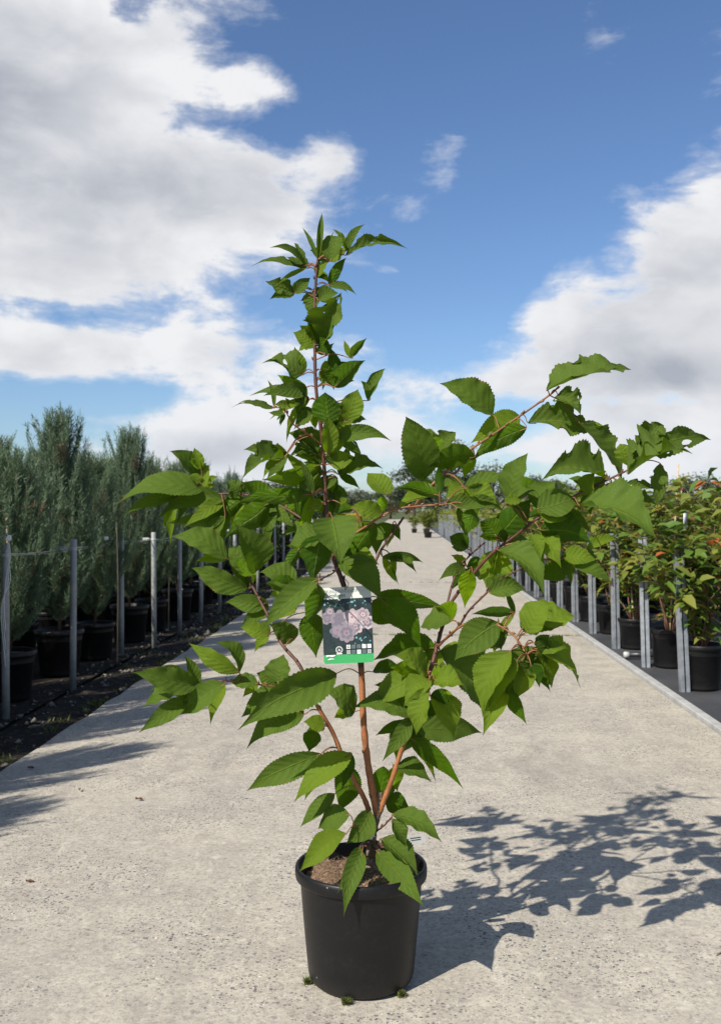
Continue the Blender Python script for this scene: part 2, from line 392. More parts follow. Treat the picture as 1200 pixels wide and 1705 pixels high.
M = {}
M['concrete'] = mat_concrete()
M['leaf'] = mat_leaf('cherry_leaf', (.051, .124, .0010), (.088, .145, .018, 1), (.145, .230, .016, 1))
M['leaf_torn'] = mat_leaf('torn_cherry_leaf', (.050, .114, .0012), (.090, .142, .020, 1), (.145, .225, .018, 1), torn=True)
M['leaf_fresh'] = mat_leaf('fresh_cherry_leaf', (.122, .240, .0012), (.135, .205, .018, 1), (.20, .30, .018, 1), trans=.38)
M['leaf_bronze'] = mat_leaf('bronze_cherry_leaf', (.16, .075, .045), (.20, .11, .07, 1), (.22, .12, .06, 1))
M['petiole'] = mat_bark('red_leaf_stalk', (.17, .050, .026), (.25, .13, .045), 120)
M['twig'] = mat_bark('red_brown_twig', (.060, .026, .018), (.12, .048, .028), 80)
M['stem'] = mat_bark('copper_cherry_bark', (.20, .070, .026), (.34, .135, .050), 70)
M['trunk'] = mat_bark('grey_brown_cherry_bark', (.075, .050, .036), (.17, .115, .08), 60)
M['pot'] = mat_pot()
M['coir'] = mat_soil('coir_compost', (.10, .062, .038), (.32, .22, .145), 150, 1.0, .006)
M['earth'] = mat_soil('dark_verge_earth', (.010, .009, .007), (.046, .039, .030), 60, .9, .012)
M['fabric'] = mat_mesh_fabric()
M['field'] = mat_soil('distant_field', (.045, .060, .022), (.11, .12, .05), 3, .4, .05)
M['galv'] = simple('galvanised_steel', (.30, .325, .35), .5, .5, .34, 17, .3)
M['tubepost'] = simple('weathered_tube_post', (.30, .31, .30), .6, .25, .3, 26, .2)
M['edging'] = simple('pale_edging_board', (.36, .36, .345), .75, 0, .25, 14, .3)
M['wire'] = simple('dull_wire', (.52, .52, .50), .45, .5, .1, 50)
M['whiteplastic'] = simple('white_plastic', (.78, .78, .77), .4, 0, .03, 30)
M['greyplastic'] = simple('grey_plastic', (.42, .43, .42), .5, 0, .1, 40)
M['cane'] = mat_bark('bamboo_cane', (.42, .31, .17), (.58, .46, .28), 40)
M['needles'] = mat_foliage('blue_green_conifer_sprays', (.108, .172, .108), .38, .2)
M['needles_dry'] = mat_foliage('dry_conifer_sprays', (.16, .115, .06), .3, .1)
M['conifer_wood'] = mat_bark('conifer_stem', (.07, .045, .03), (.15, .10, .07))
M['shrub_green'] = mat_foliage('shrub_leaf_green', (.085, .155, .022), .35, .26)
M['shrub_olive'] = mat_foliage('shrub_leaf_olive', (.165, .195, .036), .32, .28)
M['shrub_red'] = mat_foliage('shrub_leaf_red', (.30, .085, .028), .4, .2)
M['dark_green'] = mat_foliage('dark_hedge_leaf', (.030, .060, .020), .4, .12)
M['yellow_green'] = mat_foliage('yellow_green_leaf', (.24, .27, .055), .35, .28)
M['yellow'] = mat_foliage('golden_leaf', (.46, .36, .05), .3, .25)
M['tree_far'] = mat_foliage('far_tree_leaf', (.062, .082, .040), .35, .15)
M['tree_far2'] = mat_foliage('far_dark_tree_leaf', (.040, .058, .034), .35, .12)
M['twigwood'] = mat_bark('shrub_wood', (.10, .05, .032), (.20, .11, .07))
M['moss'] = mat_foliage('moss_and_weeds', (.10, .155, .028), .45, .25)
M['moss_pot'] = mat_foliage('pot_moss', (.085, .105, .026), .5, .15)
M['rooftile'] = simple('terracotta_roof_tiles', (.24, .12, .085), .8, 0, .2, 3, .2)
M['render'] = simple('cream_house_wall', (.52, .48, .42), .85, 0, .08, 2)
M['glass'] = simple('dark_window_glass', (.03, .035, .045), .1, 0, .1, 3)
M['pipe'] = simple('black_pipe', (.02, .02, .022), .4, 0, .1, 30)
M['deadleaf'] = simple('dry_leaf', (.16, .085, .045), .8, 0, .3, 60, .3)

# ------------------------------------------------------------------ the setting
EDGE_L, EDGE_R = -1.64, 1.50
def grid(x0, x1, y0, y1, nx, ny, zf):
    xs = np.linspace(x0, x1, nx + 1); ys = np.linspace(y0, y1, ny + 1)
    V = [(x, y, zf(x, y)) for y in ys for x in xs]
    F = [(j * (nx + 1) + i, j * (nx + 1) + i + 1, (j + 1) * (nx + 1) + i + 1, (j + 1) * (nx + 1) + i) for j in range(ny) for i in range(nx)]
    return V, F
def wob(x, y, s=1.0):
    return (math.sin(x * 5.1 * s + y * 1.7) + math.sin(y * 4.3 * s - x * 2.2) + math.sin((x + y) * 9.7 * s) * .5) / 2.5
g = MB(); g.add([(-900, -60, -.06), (900, -60, -.06), (900, 1500, -.06), (-900, 1500, -.06)], [(0, 1, 2, 3)])
tag(g.build('ground', M['field'], smooth=False), 'flat field reaching the horizon behind the rows of plants', 'ground', kind='structure')
# concrete lane: cast slabs with open joints
lane = tag(empty('lane', (0, 0, 0)), 'pale speckled concrete lane running between the rows of pots', 'lane', kind='structure')
bed = MB(); bed.box(((EDGE_L + EDGE_R) / 2, 60, -.05), (EDGE_R - EDGE_L - .06, 130, .06)); bed.build('joint_bed', M['earth'], lane, smooth=False)
joints = [-4.0, 2.0 - 4.2, 8.45, 14.6, 20.8, 27, 33.2, 39.4, 45.6, 51.8, 58, 70, 82, 94, 120]
rng = random.Random(5)
for a, b_ in zip(joints[:-1], joints[1:]):
    s = MB(); n = max(6, int((b_ - a) * 5))
    y0, y1 = a + .009, b_ - .009
    L = [(EDGE_L + .012 * wob(0, y0 + (y1 - y0) * k / n, 2.1) + rng.uniform(-.006, .006), y0 + (y1 - y0) * k / n) for k in range(n + 1)]
    V = []; F = []
    for (x, y) in L:
        V += [(x, y, -.09), (x, y, -.010), (x + .012, y, 0), (EDGE_R - .005, y, 0), (EDGE_R, y, -.006), (EDGE_R, y, -.09)]
    for k in range(n):
        for j in range(5): F.append((k * 6 + j, k * 6 + 6 + j, k * 6 + 7 + j, k * 6 + 1 + j))
    F += [tuple(range(6)), tuple(range(n * 6 + 5, n * 6 - 1, -1))]
    F = [tuple(reversed(f)) for f in F]
    s.add(V, F); s.build('slab', M['concrete'], lane, smooth=False)
# earth verge on the left, woven ground cover on the right
v = MB(); V, F = grid(-2.02, EDGE_L + .004, -3, 60, 6, 420, lambda x, y: -.022 + .012 * wob(x * 3, y * 2) + (.008 * wob(x * 11, y * 9)) - (.02 if x < -2.0 else 0)); v.add(V, F)
tag(v.build('verge', M['earth']), 'bare dark earth verge along the left edge of the lane', 'verge', kind='structure')
v = MB(); V, F = grid(-9, -2.0, -3, 60, 30, 160, lambda x, y: -.020 + .006 * wob(x, y)); v.add(V, F)
tag(v.build('ground_cover', M['earth']), 'dark shaded bed under the tall conifers', 'bed', kind='structure')
v = MB(); V, F = grid(EDGE_R + .055, 12, -3, 60, 30, 160, lambda x, y: -.014 + .004 * wob(x, y)); v.add(V, F)
tag(v.build('ground_cover', M['fabric']), 'black woven ground cover under the potted shrubs', 'ground cover', kind='structure')
ed = tag(empty('edging_strip', (EDGE_R + .03, 0, 0)), 'pale grey edging board along the right side of the lane', 'edging', kind='structure')
y = -3.0
while y < 60:
    L_ = 3.6; b = MB(); b.box((rng.uniform(-.003, .003), y + L_ / 2, -.018), (.05, L_ - .006, .08), bev=.004)
    b.build('board', M['edging'], ed, smooth=False); y += L_
# weeds and moss in the joint and along the verge
def tufts(spots, name, mat, n=60, h=.03, spread=.03, seed=1, wide=.004):
    r = np.random.default_rng(seed); V = []; F = []
    for (x, y, z, k) in spots:
        for _ in range(int(n * k)):
            a = r.uniform(0, 6.283); d = abs(r.normal(0, spread)); hh = h * r.uniform(.4, 1.3)
            p = np.array([x + d * math.cos(a), y + d * math.sin(a), z]); l = r.normal(0, .5, 2) * hh
            w = wide * r.uniform(.5, 1.4); b_ = r.uniform(0, 3.14); q = np.array([math.cos(b_) * w, math.sin(b_) * w, 0])
            i = len(V); V += [p - q, p + q, p + q * .6 + [l[0] * .5, l[1] * .5, hh * .6], p + [l[0], l[1], hh]]; F += [(i, i + 1, i + 2), (i, i + 2, i + 3)]
    return fast_mesh(name, V, F, mat)
r_ = random.Random(8)
sp_ = [(r_.uniform(EDGE_L, EDGE_R), 8.45, -.012, r_.uniform(.2, 1.6)) for _ in range(110)] + [(r_.uniform(EDGE_L, EDGE_R), 14.6, -.012, .6) for _ in range(60)]
tag(link('joint_moss', tufts(sp_, 'joint_moss', M['moss'], 26, .022, .022, 3)), 'thin line of moss in the cross joint of the lane', 'moss', kind='stuff')
sp_ = []
for _ in range(90):
    y = r_.uniform(3.2, 16); k = r_.random()
    sp_.append((EDGE_L - .02 - abs(r_.gauss(0, .06)) if k < .7 else r_.uniform(-2.1, -1.7), y, -.02, r_.uniform(.2, 1)))
tag(link('verge_weeds', tufts(sp_, 'verge_weeds', M['moss_pot'], 34, .026, .045, 4, .004)), 'small weeds scattered on the earth verge', 'weeds', kind='stuff')
# stones and crumbs of earth on the verge
r = np.random.default_rng(12); V = []; F = []
for _ in range(700):
    x, y = r.uniform(-2.15, EDGE_L + .02), r.uniform(3.0, 14); s = abs(r.normal(0, .009)) + .004
    i = len(V); P = r.normal(0, 1, (6, 3)) * .25 + np.array([(1, 0, 0), (-1, 0, 0), (0, 1, 0), (0, -1, 0), (0, 0, .7), (0, 0, -.7)])
    V += list(P * s + np.array([x, y, -.016])); F += [(i, i + 2, i + 4), (i + 2, i + 1, i + 4), (i + 1, i + 3, i + 4), (i + 3, i, i + 4), (i + 2, i, i + 5), (i + 1, i + 2, i + 5), (i + 3, i + 1, i + 5), (i, i + 3, i + 5)]
tag(link('verge_stones', fast_mesh('verge_stones', V, F, simple('crumbled_stone', (.17, .15, .12), .9, 0, .4, 30))), 'loose stones and crumbs of earth on the verge', 'stones', kind='stuff')

# ------------------------------------------------------------------ the potted cherry in front
PD = 2.245                                          # distance of the pot's axis from the lens
POT = px(601, 850, PD); POT = Vector((POT.x, POT.y, 0))
tree = tag(empty('potted_cherry_tree', POT), 'young green cherry tree in a black pot, standing alone on the lane', 'tree')
def local(p): return Vector(p) - POT
pb = MB()
pb.lathe([(.0, .004), (.100, .004), (.1105, .006), (.1165, .012), (.1195, .024), (.1240, .07), (.1300, .135), (.1345, .19), (.1372, .224), (.1380, .2275), (.1382, .2287)], 96)
potb = pb.build('pot', M['pot'], tree)
rb = MB()
rb.lathe([(.1382, .2285), (.1400, .2300), (.1458, .2325), (.1482, .2355), (.1490, .2400), (.1492, .2520), (.1482, .2580), (.1455, .2612), (.1425, .2610), (.1405, .2585), (.1395, .2540), (.1375, .2320), (.134, .215)], 96)
rim = rb.build('pot_rim', M['pot'], potb)
# compost: lumpy disc below the rim
r = np.random.default_rng(4); V = [(0, 0, .236)]; F = []; nr, na = 16, 72
for i in range(1, nr + 1):
    q = .1345 * i / nr
    for k in range(na):
        a = 2 * math.pi * k / na; x, y = q * math.cos(a), q * math.sin(a)
        V.append((x, y, .236 - .012 * (i / nr) ** 2 + .010 * wob(x * 14, y * 14) + .012 * max(0, math.cos(a - .1)) * (i / nr) ** 2 + r.normal(0, .0022)))
for k in range(na): F.append((0, 1 + k, 1 + (k + 1) % na))
sm = MB(); sm.add(V, F + [(1 + (i - 1) * na + k, 1 + i * na + k, 1 + i * na + (k + 1) % na, 1 + (i - 1) * na + (k + 1) % na) for i in range(1, nr) for k in range(na)])
comp = sm.build('compost', M['coir'], tree)
fv, ff = [], []
for _ in range(1500):
    a = r.uniform(0, 6.283); q = .130 * math.sqrt(r.uniform(0, 1)); x, y = q * math.cos(a), q * math.sin(a)
    z = .238 - .012 * (q / .1385) ** 2 + .010 * wob(x * 14, y * 14) + .012 * max(0, math.cos(a - .1)) * (q / .1385) ** 2
    d = r.normal(0, 1, 3); d[2] = abs(d[2]) * .35; d /= np.linalg.norm(d); l = r.uniform(.006, .02); w = np.cross(d, [0, 0, 1.]); w = w / np.linalg.norm(w) * .0006
    p = np.array([x, y, z]); i = len(fv); fv += [p - w, p + w, p + d * l]; ff.append((i, i + 1, i + 2))
fo = link('coir_fibre', fast_mesh('coir_fibre', fv, ff, simple('coir_fibre', (.26, .165, .10), .9, 0, .3, 50)), comp); fo['kind'] = 'stuff'

# branches in photo pixels with depth offsets in metres from the pot's axis
BR = {
 'trunk': ([(616, 1425, .01), (619, 1395, .0), (624, 1370, 0), (631, 1345, 0), (633, 1330, 0), (632, 1319, 0)], 17, 10, 'trunk'),
 'main': ([(628, 1356, 0), (619, 1312, 0), (611, 1262, 0), (605, 1200, 0), (601, 1110, 0), (594, 1050, .0), (572, 974, .01), (557, 933, .02), (549, 885, .02), (543, 850, .02), (541, 800, .02), (535, 720, .0), (526, 645, -.01), (524, 577, -.01), (524, 506, .0), (527, 450, 0), (529, 432, 0)], 13, 4, 'stem'),
 'left': ([(614, 1350, 0), (604, 1325, -.005), (575, 1272, -.02), (554, 1220, -.03), (522, 1164, -.05), (500, 1110, -.03), (469, 1072, 0), (450, 1032, .04), (425, 985, .07), (411, 953, .09)], 9.5, 4, 'stem'),
 'right': ([(632, 1352, 0), (641, 1328, -.01), (655, 1290, -.02), (680, 1213, -.03), (716, 1116, -.02), (726, 1080, 0), (735, 1047, .01), (745, 1008, .02)], 9.5, 6, 'stem'),
 'ra': ([(740, 1022, .015), (757, 960, .05), (777, 930, .09), (807, 903, .13)], 4.5, 2.5, 'twig'),
 'rb': ([(743, 1014, .02), (773, 973, 0), (817, 923, -.04), (860, 890, -.07), (890, 866, -.10), (913, 853, -.10), (964, 821, -.12), (1004, 802, -.12), (1046, 782, -.12), (1062, 772, -.12)], 6, 3, 'twig'),
 'rc': ([(727, 1076, 0), (760, 1047, -.05), (780, 1017, -.08), (807, 990, -.10), (831, 967, -.12), (866, 947, -.14)], 4.5, 2.5, 'twig'),
 'rd': ([(838, 908, -.055), (870, 905, -.07), (905, 931, -.08), (939, 929, -.09), (962, 916, -.09)], 3, 2, 'petiole'),
 'c': ([(598, 1085, 0), (606, 1000, .04), (627, 930, .08), (650, 893, .10), (672, 861, .10)], 6, 4, 'twig'),
 'h': ([(556, 925, .02), (575, 900, 0), (604, 880, -.03), (653, 850, -.05), (693, 843, -.05), (740, 840, -.06)], 4.5, 3, 'petiole'),
 'ur': ([(676, 855, .09), (695, 836, .06), (714, 812, .02), (750, 778, .01), (781, 750, 0), (806, 733, 0), (860, 696, .02), (914, 658, .03), (930, 643, .03)], 5.5, 3, 'petiole'),
 'hang': ([(727, 1078, 0), (762, 1046, -.08), (800, 1033, -.14), (833, 1043, -.18), (858, 1062, -.20), (877, 1090, -.22)], 4.5, 2.5, 'petiole'),
 'll': ([(523, 1166, -.05), (490, 1152, -.08), (465, 1145, -.10), (432, 1140, -.12), (367, 1134, -.14), (316, 1146, -.15)], 4, 2, 'petiole'),
 'lu': ([(555, 928, .02), (529, 889, .05), (500, 862, .08), (446, 832, .12), (390, 822, .16), (352, 822, .18), (338, 811, .19)], 4.5, 3, 'twig'),
 'cl': ([(712, 1122, -.02), (712, 1118, -.06), (715, 1128, -.10), (713, 1150, -.13)], 4, 2, 'petiole'),
 'cm': ([(562, 945, .01), (553, 955, -.04), (529, 967, -.07)], 3, 2, 'petiole'),
 'ul': ([(537, 742, 0), (512, 722, -.03), (488, 706, -.05), (473, 682, -.06), (455, 678, -.07)], 3, 1.6, 'petiole'),
 'bl': ([(620, 1388, 0), (604, 1384, -.03), (590, 1376, -.05)], 3, 2, 'twig'),
 'br': ([(624, 1386, 0), (640, 1374, -.03), (652, 1360, -.05)], 3, 2, 'twig'),
 'bf': ([(616, 1408, 0), (610, 1406, -.03), (606, 1410, -.05)], 3, 2, 'twig'),
 'bg': ([(618, 1406, 0), (630, 1404, -.03), (636, 1412, -.05)], 3, 2, 'twig'),
}
branch_pts = []
for bn, (P, w0, w1, mt) in BR.items():
    pts3 = catmull([px(x, y, PD + z) for x, y, z in P], 6)
    pts2 = catmull([Vector((x, y, z)) for x, y, z in P], 6)
    n = len(pts3); mb = MB(); rb_ = random.Random(hash(bn) % 97 if False else len(bn) * 7 + len(P))
    rad = [(w0 + (w1 - w0) * (i / (n - 1)) ** .8) * .5 * PD / FPX * (1 + .10 * math.sin(i * 2.1) * (rb_.random() + .3)) for i in range(n)]
    mats = [M[mt]]
    if bn == 'main': # copper bark below, darker red-brown above
        mb.tube([local(p) for p in pts3[:25]], rad[:25], 12); mb.tube([local(p) for p in pts3[24:]], rad[24:], 10, 1); mats = [M['stem'], M['twig']]
    elif bn in ('left', 'right'):
        mb.tube([local(p) for p in pts3[:25]], rad[:25], 10); mb.tube([local(p) for p in pts3[24:]], rad[24:], 10, 1); mats = [M['stem'], M['twig']]
    else:
        mb.tube([local(p) for p in pts3], rad, 10)
    # buds at the nodes
    for i in range(4, n - 1, 3 if bn not in ('trunk',) else 99):
        d = (pts3[i + 1] - pts3[i]).normalized(); a = Vector((rb_.uniform(-1, 1), rb_.uniform(-1, 1), rb_.uniform(0, 1)))
        a = (a - d * a.dot(d)).normalized(); q = local(pts3[i]) + a * rad[i] * .8
        mb.tube([q, q + (a * .6 + d) * .004, q + (a * .5 + d) * .0085], [.0022, .0026, .0004], 5, len(mats) - 1)
    mb.build('trunk' if bn == 'trunk' else 'branch', mats, tree)
    branch_pts += [(p.x, p.y, p.z) for p in pts2]
# roots flare at the foot of the trunk
rf = MB()
for k in range(6):
    a = k * 1.05 + .3; p0 = local(px(617, 1402, PD)); q = Vector((math.cos(a), math.sin(a), 0))
    rf.tube([p0 + Vector((0, 0, .004)), p0 + q * .018 + Vector((0, 0, -.006)), p0 + q * .036 + Vector((0, 0, -.020))], [.008, .0055, .003], 6)
rf.build('root', M['trunk'], tree)
BP = np.array(branch_pts)

CROP = {'A': (380, 330, 3.529), 'B': (380, 620, 3.529), 'C': (640, 560, 2.222), 'D': (190, 730, 3.243), 'E': (600, 860, 3.0), 'F': (220, 980, 3.529),
        'G': (400, 1150, 2.857), 'I': (560, 740, 3.0), 'K': (400, 900, 4.0), 'L': (780, 760, 3.529), 'M': (540, 1020, 3.75), 'N': (380, 740, 4.286), 'O': (640, 700, 4.615), 'P': (1000, 740, 6.0)}
# sheet, stalk end x y, tip x y, seen width, u = upper face towards the viewer / l = lower face; t torn, f fresh, b bronze, n narrow; z.. depth
LEAVES = '''
A 460 410 140 350 40 u t
A 470 400 385 235 34 u t
A 525 360 550 80 34 u n
A 600 370 640 190 108 u
A 690 310 800 140 44 u
A 690 335 1040 235 50 u t
A 440 400 340 340 38 u
A 390 555 225 490 80 u t
A 390 560 480 460 64 u
A 530 600 645 560 104 u
A 520 460 590 370 64 u f
A 590 510 690 340 56 l
A 500 560 480 690 80 u
A 565 880 660 530 135 u t
A 520 870 385 780 94 u f
A 520 860 552 660 104 l
A 570 920 540 800 64 l
A 430 1040 200 940 130 u t
A 460 1110 215 1125 84 u
A 480 1180 130 1145 62 u
A 620 1110 800 940 100 l
A 640 1050 600 870 70 l
A 720 940 810 825 42 l
A 540 1010 620 1110 95 l
A 820 1190 920 975 58 u
B 700 290 760 90 125 u f
B 590 300 570 95 165 l z-.06
B 270 210 20 170 40 u t
B 330 240 240 235 30 u
B 350 190 275 185 46 u f
B 500 250 390 310 72 u
B 585 480 580 235 88 u f z-.08
B 620 370 945 343 84 u
B 620 350 720 230 92 l
B 345 470 100 432 96 u t
B 520 480 350 350 130 u
B 330 500 85 605 74 u t
B 540 545 210 600 92 l f
B 545 605 365 660 82 u f
B 500 716 60 715 90 l z-.05
B 605 545 745 500 96 u f
B 650 600 900 530 92 u t
B 935 720 820 590 112 u f
B 640 620 480 700 72 u
B 585 690 600 870 82 l z.03
B 660 770 700 740 42 u f
B 400 720 470 900 92 l z.04
B 560 760 460 810 62 u f
B 530 925 310 968 46 u
N 740 518 800 808 330 u z-.12
N 664 645 600 945 240 l z-.13
N 510 740 400 905 74 l
K 650 130 932 392 185 u z-.06
N 1040 560 840 860 160 l z.02
N 1170 570 1040 720 112 l
I 230 560 425 565 46 u
I 270 550 395 620 42 u
B 900 830 720 765 96 u f
B 730 800 640 830 52 l
D 490 275 35 285 120 u
D 470 160 435 50 58 u f
D 490 270 510 140 42 u f
D 440 250 430 175 52 u f
D 350 310 60 370 62 u
D 600 330 240 385 100 u
D 600 420 290 430 78 l
D 840 345 600 492 135 l z-.05
D 690 300 610 225 92 u
D 700 320 550 430 92 l z.02
N 300 440 470 570 92 u
D 610 650 320 515 118 u
D 765 720 655 470 160 u z-.04
D 725 810 430 660 108 u
F 800 90 555 45 98 u
K 370 320 130 170 150 u z.02
K 520 250 160 555 135 u z-.15
K 380 430 270 500 82 u f
K 515 290 430 550 125 l z.03
K 470 480 505 740 170 l z.07
K 190 630 5 570 98 u f
K 365 655 200 520 122 u z.03
K 250 950 290 755 165 u
K 640 885 10 1170 225 u z-.08
K 260 980 15 1165 130 u z.03
M 190 620 15 470 150 u z.02
F 385 570 20 455 130 u
F 330 585 75 690 84 u z-.02
F 330 650 50 820 98 u
F 545 560 280 735 118 u
F 630 495 345 325 92 u f
F 740 560 580 540 82 u
F 340 590 105 580 42 u z.02
F 1010 740 685 880 135 u
F 1130 810 1010 770 86 u f
F 1080 835 1040 950 112 l z.03
F 1110 970 690 1160 150 u
G 530 300 265 510 112 u f z-.05
G 510 350 470 570 125 l z.04
G 450 490 290 645 68 u z.03
G 520 590 375 640 104 u
G 620 570 505 725 100 u z-.02
G 505 680 290 845 88 u f z-.03 y-.12
G 570 745 465 930 62 u z-.03 y-.145
G 580 765 495 1020 82 u z-.03 y-.172
G 650 765 865 1015 118 u z-.03 y-.165
G 670 705 840 875 92 u z-.03 y-.09
G 720 610 785 730 62 u y-.07
G 720 590 950 690 78 u
G 690 530 805 560 95 l z.06
G 640 545 680 330 125 l z.06
G 745 355 905 435 112 u
M 540 690 450 900 200 l z.05
M 540 690 325 735 64 l z.02
M 560 720 965 710 170 u z.02
M 530 780 855 1030 100 l z.03
M 535 650 185 570 122 u z-.03
M 480 470 280 570 74 u
M 590 400 310 570 150 u f z-.03
M 640 375 440 240 122 u f
M 655 420 500 540 122 u f
M 655 500 575 740 112 u f z-.05
M 660 520 800 740 150 u f
M 690 420 860 450 150 u f z-.03
M 735 350 740 300 42 u f
M 700 220 315 265 125 l z.04
M 300 370 490 345 74 l z.02
M 720 240 1000 580 255 u z.05
E 690 530 475 700 170 u
E 720 590 560 640 112 l z.05
E 750 670 615 960 150 u f z-.03
E 730 870 615 1065 92 u f
E 780 720 640 930 92 u f z-.05
E 850 740 775 905 100 u f
E 880 670 1090 800 102 u f
E 900 660 945 585 72 u
E 880 690 950 840 82 u f
E 865 630 930 740 48 u
E 870 520 1070 480 150 u f z.03
E 830 580 950 400 140 u f
E 640 380 820 345 92 u
E 770 480 560 475 48 l
E 460 520 300 545 105 u
E 110 420 300 615 150 l z-.02
E 80 390 425 435 78 l z.03
E 60 420 200 520 115 l z.05
E 545 265 520 435 82 l f
E 520 250 395 295 58 u
E 530 250 670 300 84 l
I 650 520 565 445 74 l
I 800 470 970 275 150 l
I 800 460 715 370 92 l
O 680 680 640 840 120 l z.03
L 170 550 435 775 140 u
L 370 460 420 590 74 u f
L 420 430 715 475 185 l z-.03
L 650 290 1085 460 190 u z-.05
L 400 310 640 228 170 u z-.03
L 520 300 345 340 64 l
L 500 320 710 430 84 l
L 550 580 745 600 92 u f
L 690 540 880 478 56 u f
L 555 600 660 665 54 u f
L 560 610 420 700 130 l z.03
L 620 650 835 748 72 u
C 145 530 80 255 130 u
C 195 425 85 348 78 u
C 195 425 262 343 70 u t
C 400 290 210 158 88 u
C 335 445 160 480 92 l
C 500 295 325 370 112 u f z.03
C 525 338 330 435 74 l
C 600 200 900 118 112 u t
C 640 215 722 290 86 u t
C 530 320 760 355 92 u t
C 720 320 880 520 62 u t
L 800 130 440 80 150 u t
C 905 450 1195 368 100 u t
C 900 510 1130 400 92 u t
C 960 420 1030 310 74 u t
C 900 480 870 390 74 u f
P 590 190 560 610 150 u t
P 230 400 560 440 86 u t
P 250 510 570 610 132 u t
L 850 185 750 210 52 u b
P 230 450 110 530 80 l b
L 690 180 585 115 48 u
L 700 230 740 90 112 u f
O 610 510 970 430 92 u
O 640 520 860 640 122 u f
O 960 610 1095 245 165 u
O 600 500 470 600 122 u f
O 480 640 730 665 92 u
O 420 580 90 490 94 l
O 390 570 80 660 84 u f
O 430 490 620 460 64 u
O 560 670 930 670 92 u
O 930 640 1050 620 74 u f
'''
PROF_T = [0, .03, .08, .16, .28, .40, .52, .64, .75, .84, .90, .95, 1.0]
PROF_W = [.03, .24, .50, .77, .97, 1.0, .93, .76, .52, .30, .155, .065, .004]
VIEW_UP = Vector((0, 0, 1))
LEAF_COUNT = [0]; EXTRA = {}
def hero_leaf(base, tip, width, face, seed, flags, attach):
    r = random.Random(seed)
    ax = tip - base; Lc = ax.length; e = ax.normalized()
    tocam = (cam.location - (base + tip) / 2).normalized()
    n0 = tocam - e * tocam.dot(e); n0.normalize()
    nrm = n0 if face == 'u' else -n0
    # lean the upper face towards the sky by a part of the turn
    upv = VIEW_UP - e * VIEW_UP.dot(e)
    roll = 0.0
    if upv.length > .15:
        upv.normalize(); s = e.dot(nrm.cross(upv)); full = math.atan2(s, nrm.dot(upv))
        lim = R(55)
        roll = max(-lim, min(lim, full * (r.uniform(.06, .55) if face == 'u' else r.uniform(.02, .38)))) + r.gauss(0, R(13))
    nrm = Matrix.Rotation(roll, 3, e) @ nrm
    side = e.cross(nrm).normalized()
    narrow = 'n' in flags; torn = 't' in flags
    hw = width * .5 / max(.55, math.cos(roll))
    fold = R(r.uniform(10, 38)) * (1.7 if torn else 1.0) + (R(25) if narrow else 0)
    hw = min(hw / max(.6, math.cos(fold)), Lc * .50)
    arch = Lc * r.uniform(.02, .13) * (1 if face == 'u' else r.choice((1, 1, -.5)))
    twist = R(r.gauss(0, 22)) * (1.8 if torn else 1.0)
    bendside = Lc * r.gauss(0, .045)
    rip_a = hw * r.uniform(.03, .11) * (2.0 if torn else 1); rip_f = r.uniform(2.5, 4.5); rip_p = r.uniform(0, 6)
    curl_tip = r.uniform(-.01, .16) * Lc
    nu, half = 44, 4
    V, F, UV = [], [], []
    skew = r.uniform(-.06, .06)
    for i in range(nu + 1):
        t = i / nu
        w = np.interp(t, PROF_T, PROF_W) * hw
        tooth = (1.0 + (.045 if i % 2 else -.035)) if 1 < i < nu - 1 else 1.0
        c = base + e * (Lc * t) + nrm * (arch * math.sin(math.pi * t) ) - VIEW_UP * (curl_tip * max(0, t - .55) ** 2 * 6) + side * (bendside * math.sin(math.pi * t))
        ang = twist * (t - .3)
        for j in range(-half, half + 1):
            q = j / half; sgn = 1 if q > 0 else -1
            ww = w * (1 + skew * sgn) * abs(q)
            if abs(j) == half:
                ww *= tooth
                if torn: ww *= 1 - .45 * max(0, math.sin(t * 17 + seed * 1.3 + sgn * 2) - .55) / .45
            f = fold * (1 - .35 * t) + ang * sgn
            lift = math.sin(f) * ww * abs(q) ** .45 + rip_a * math.sin(rip_f * 2 * math.pi * t + rip_p + sgn) * abs(q) ** 2 * math.sin(math.pi * t)
            # blade bulges between the side veins
            lift += hw * .020 * math.sin((t - abs(q) * .20) * 8 * 2 * math.pi) * abs(q) * (1 - abs(q)) * 4 * (1 if t < .92 else 0)
            V.append(c + side * (math.cos(f) * ww * sgn) + nrm * lift)
            UV.append((t, q))
    m = 2 * half + 1
    for i in range(nu):
        for j in range(m - 1): F.append((i * m + j, (i + 1) * m + j, (i + 1) * m + j + 1, i * m + j + 1))
    mb = MB(); mb.add([local(p) for p in V], F, 0, UV)
    # stalk
    mid = (attach + base) / 2 + Vector((0, 0, min(.012, (attach - base).length * .15)))
    st = catmull([attach, mid, base, base + e * Lc * .12 + nrm * arch * .3 - nrm * .0006], 4)
    mb.tube([local(p) for p in st], [.0014 - .0005 * k / len(st) for k in range(len(st))], 5, 1)
    mat = M['leaf_torn'] if torn else M['leaf_fresh'] if 'f' in flags else M['leaf_bronze'] if 'b' in flags else M['leaf']
    LEAF_COUNT[0] += 1
    if LEAF_COUNT[0] > 300:                      # the rest, farther back in the crown, stay together
        E = EXTRA.setdefault(mat.name, (MB(), mat))[0]; b0 = len(E.v); E.v += mb.v; E.uv += mb.uv; E.m += mb.m; E.f += [tuple(b0 + i for i in f) for f in mb.f]
        return None
    return mb.build('leaf', [mat, M['petiole']], tree)
LATER = []
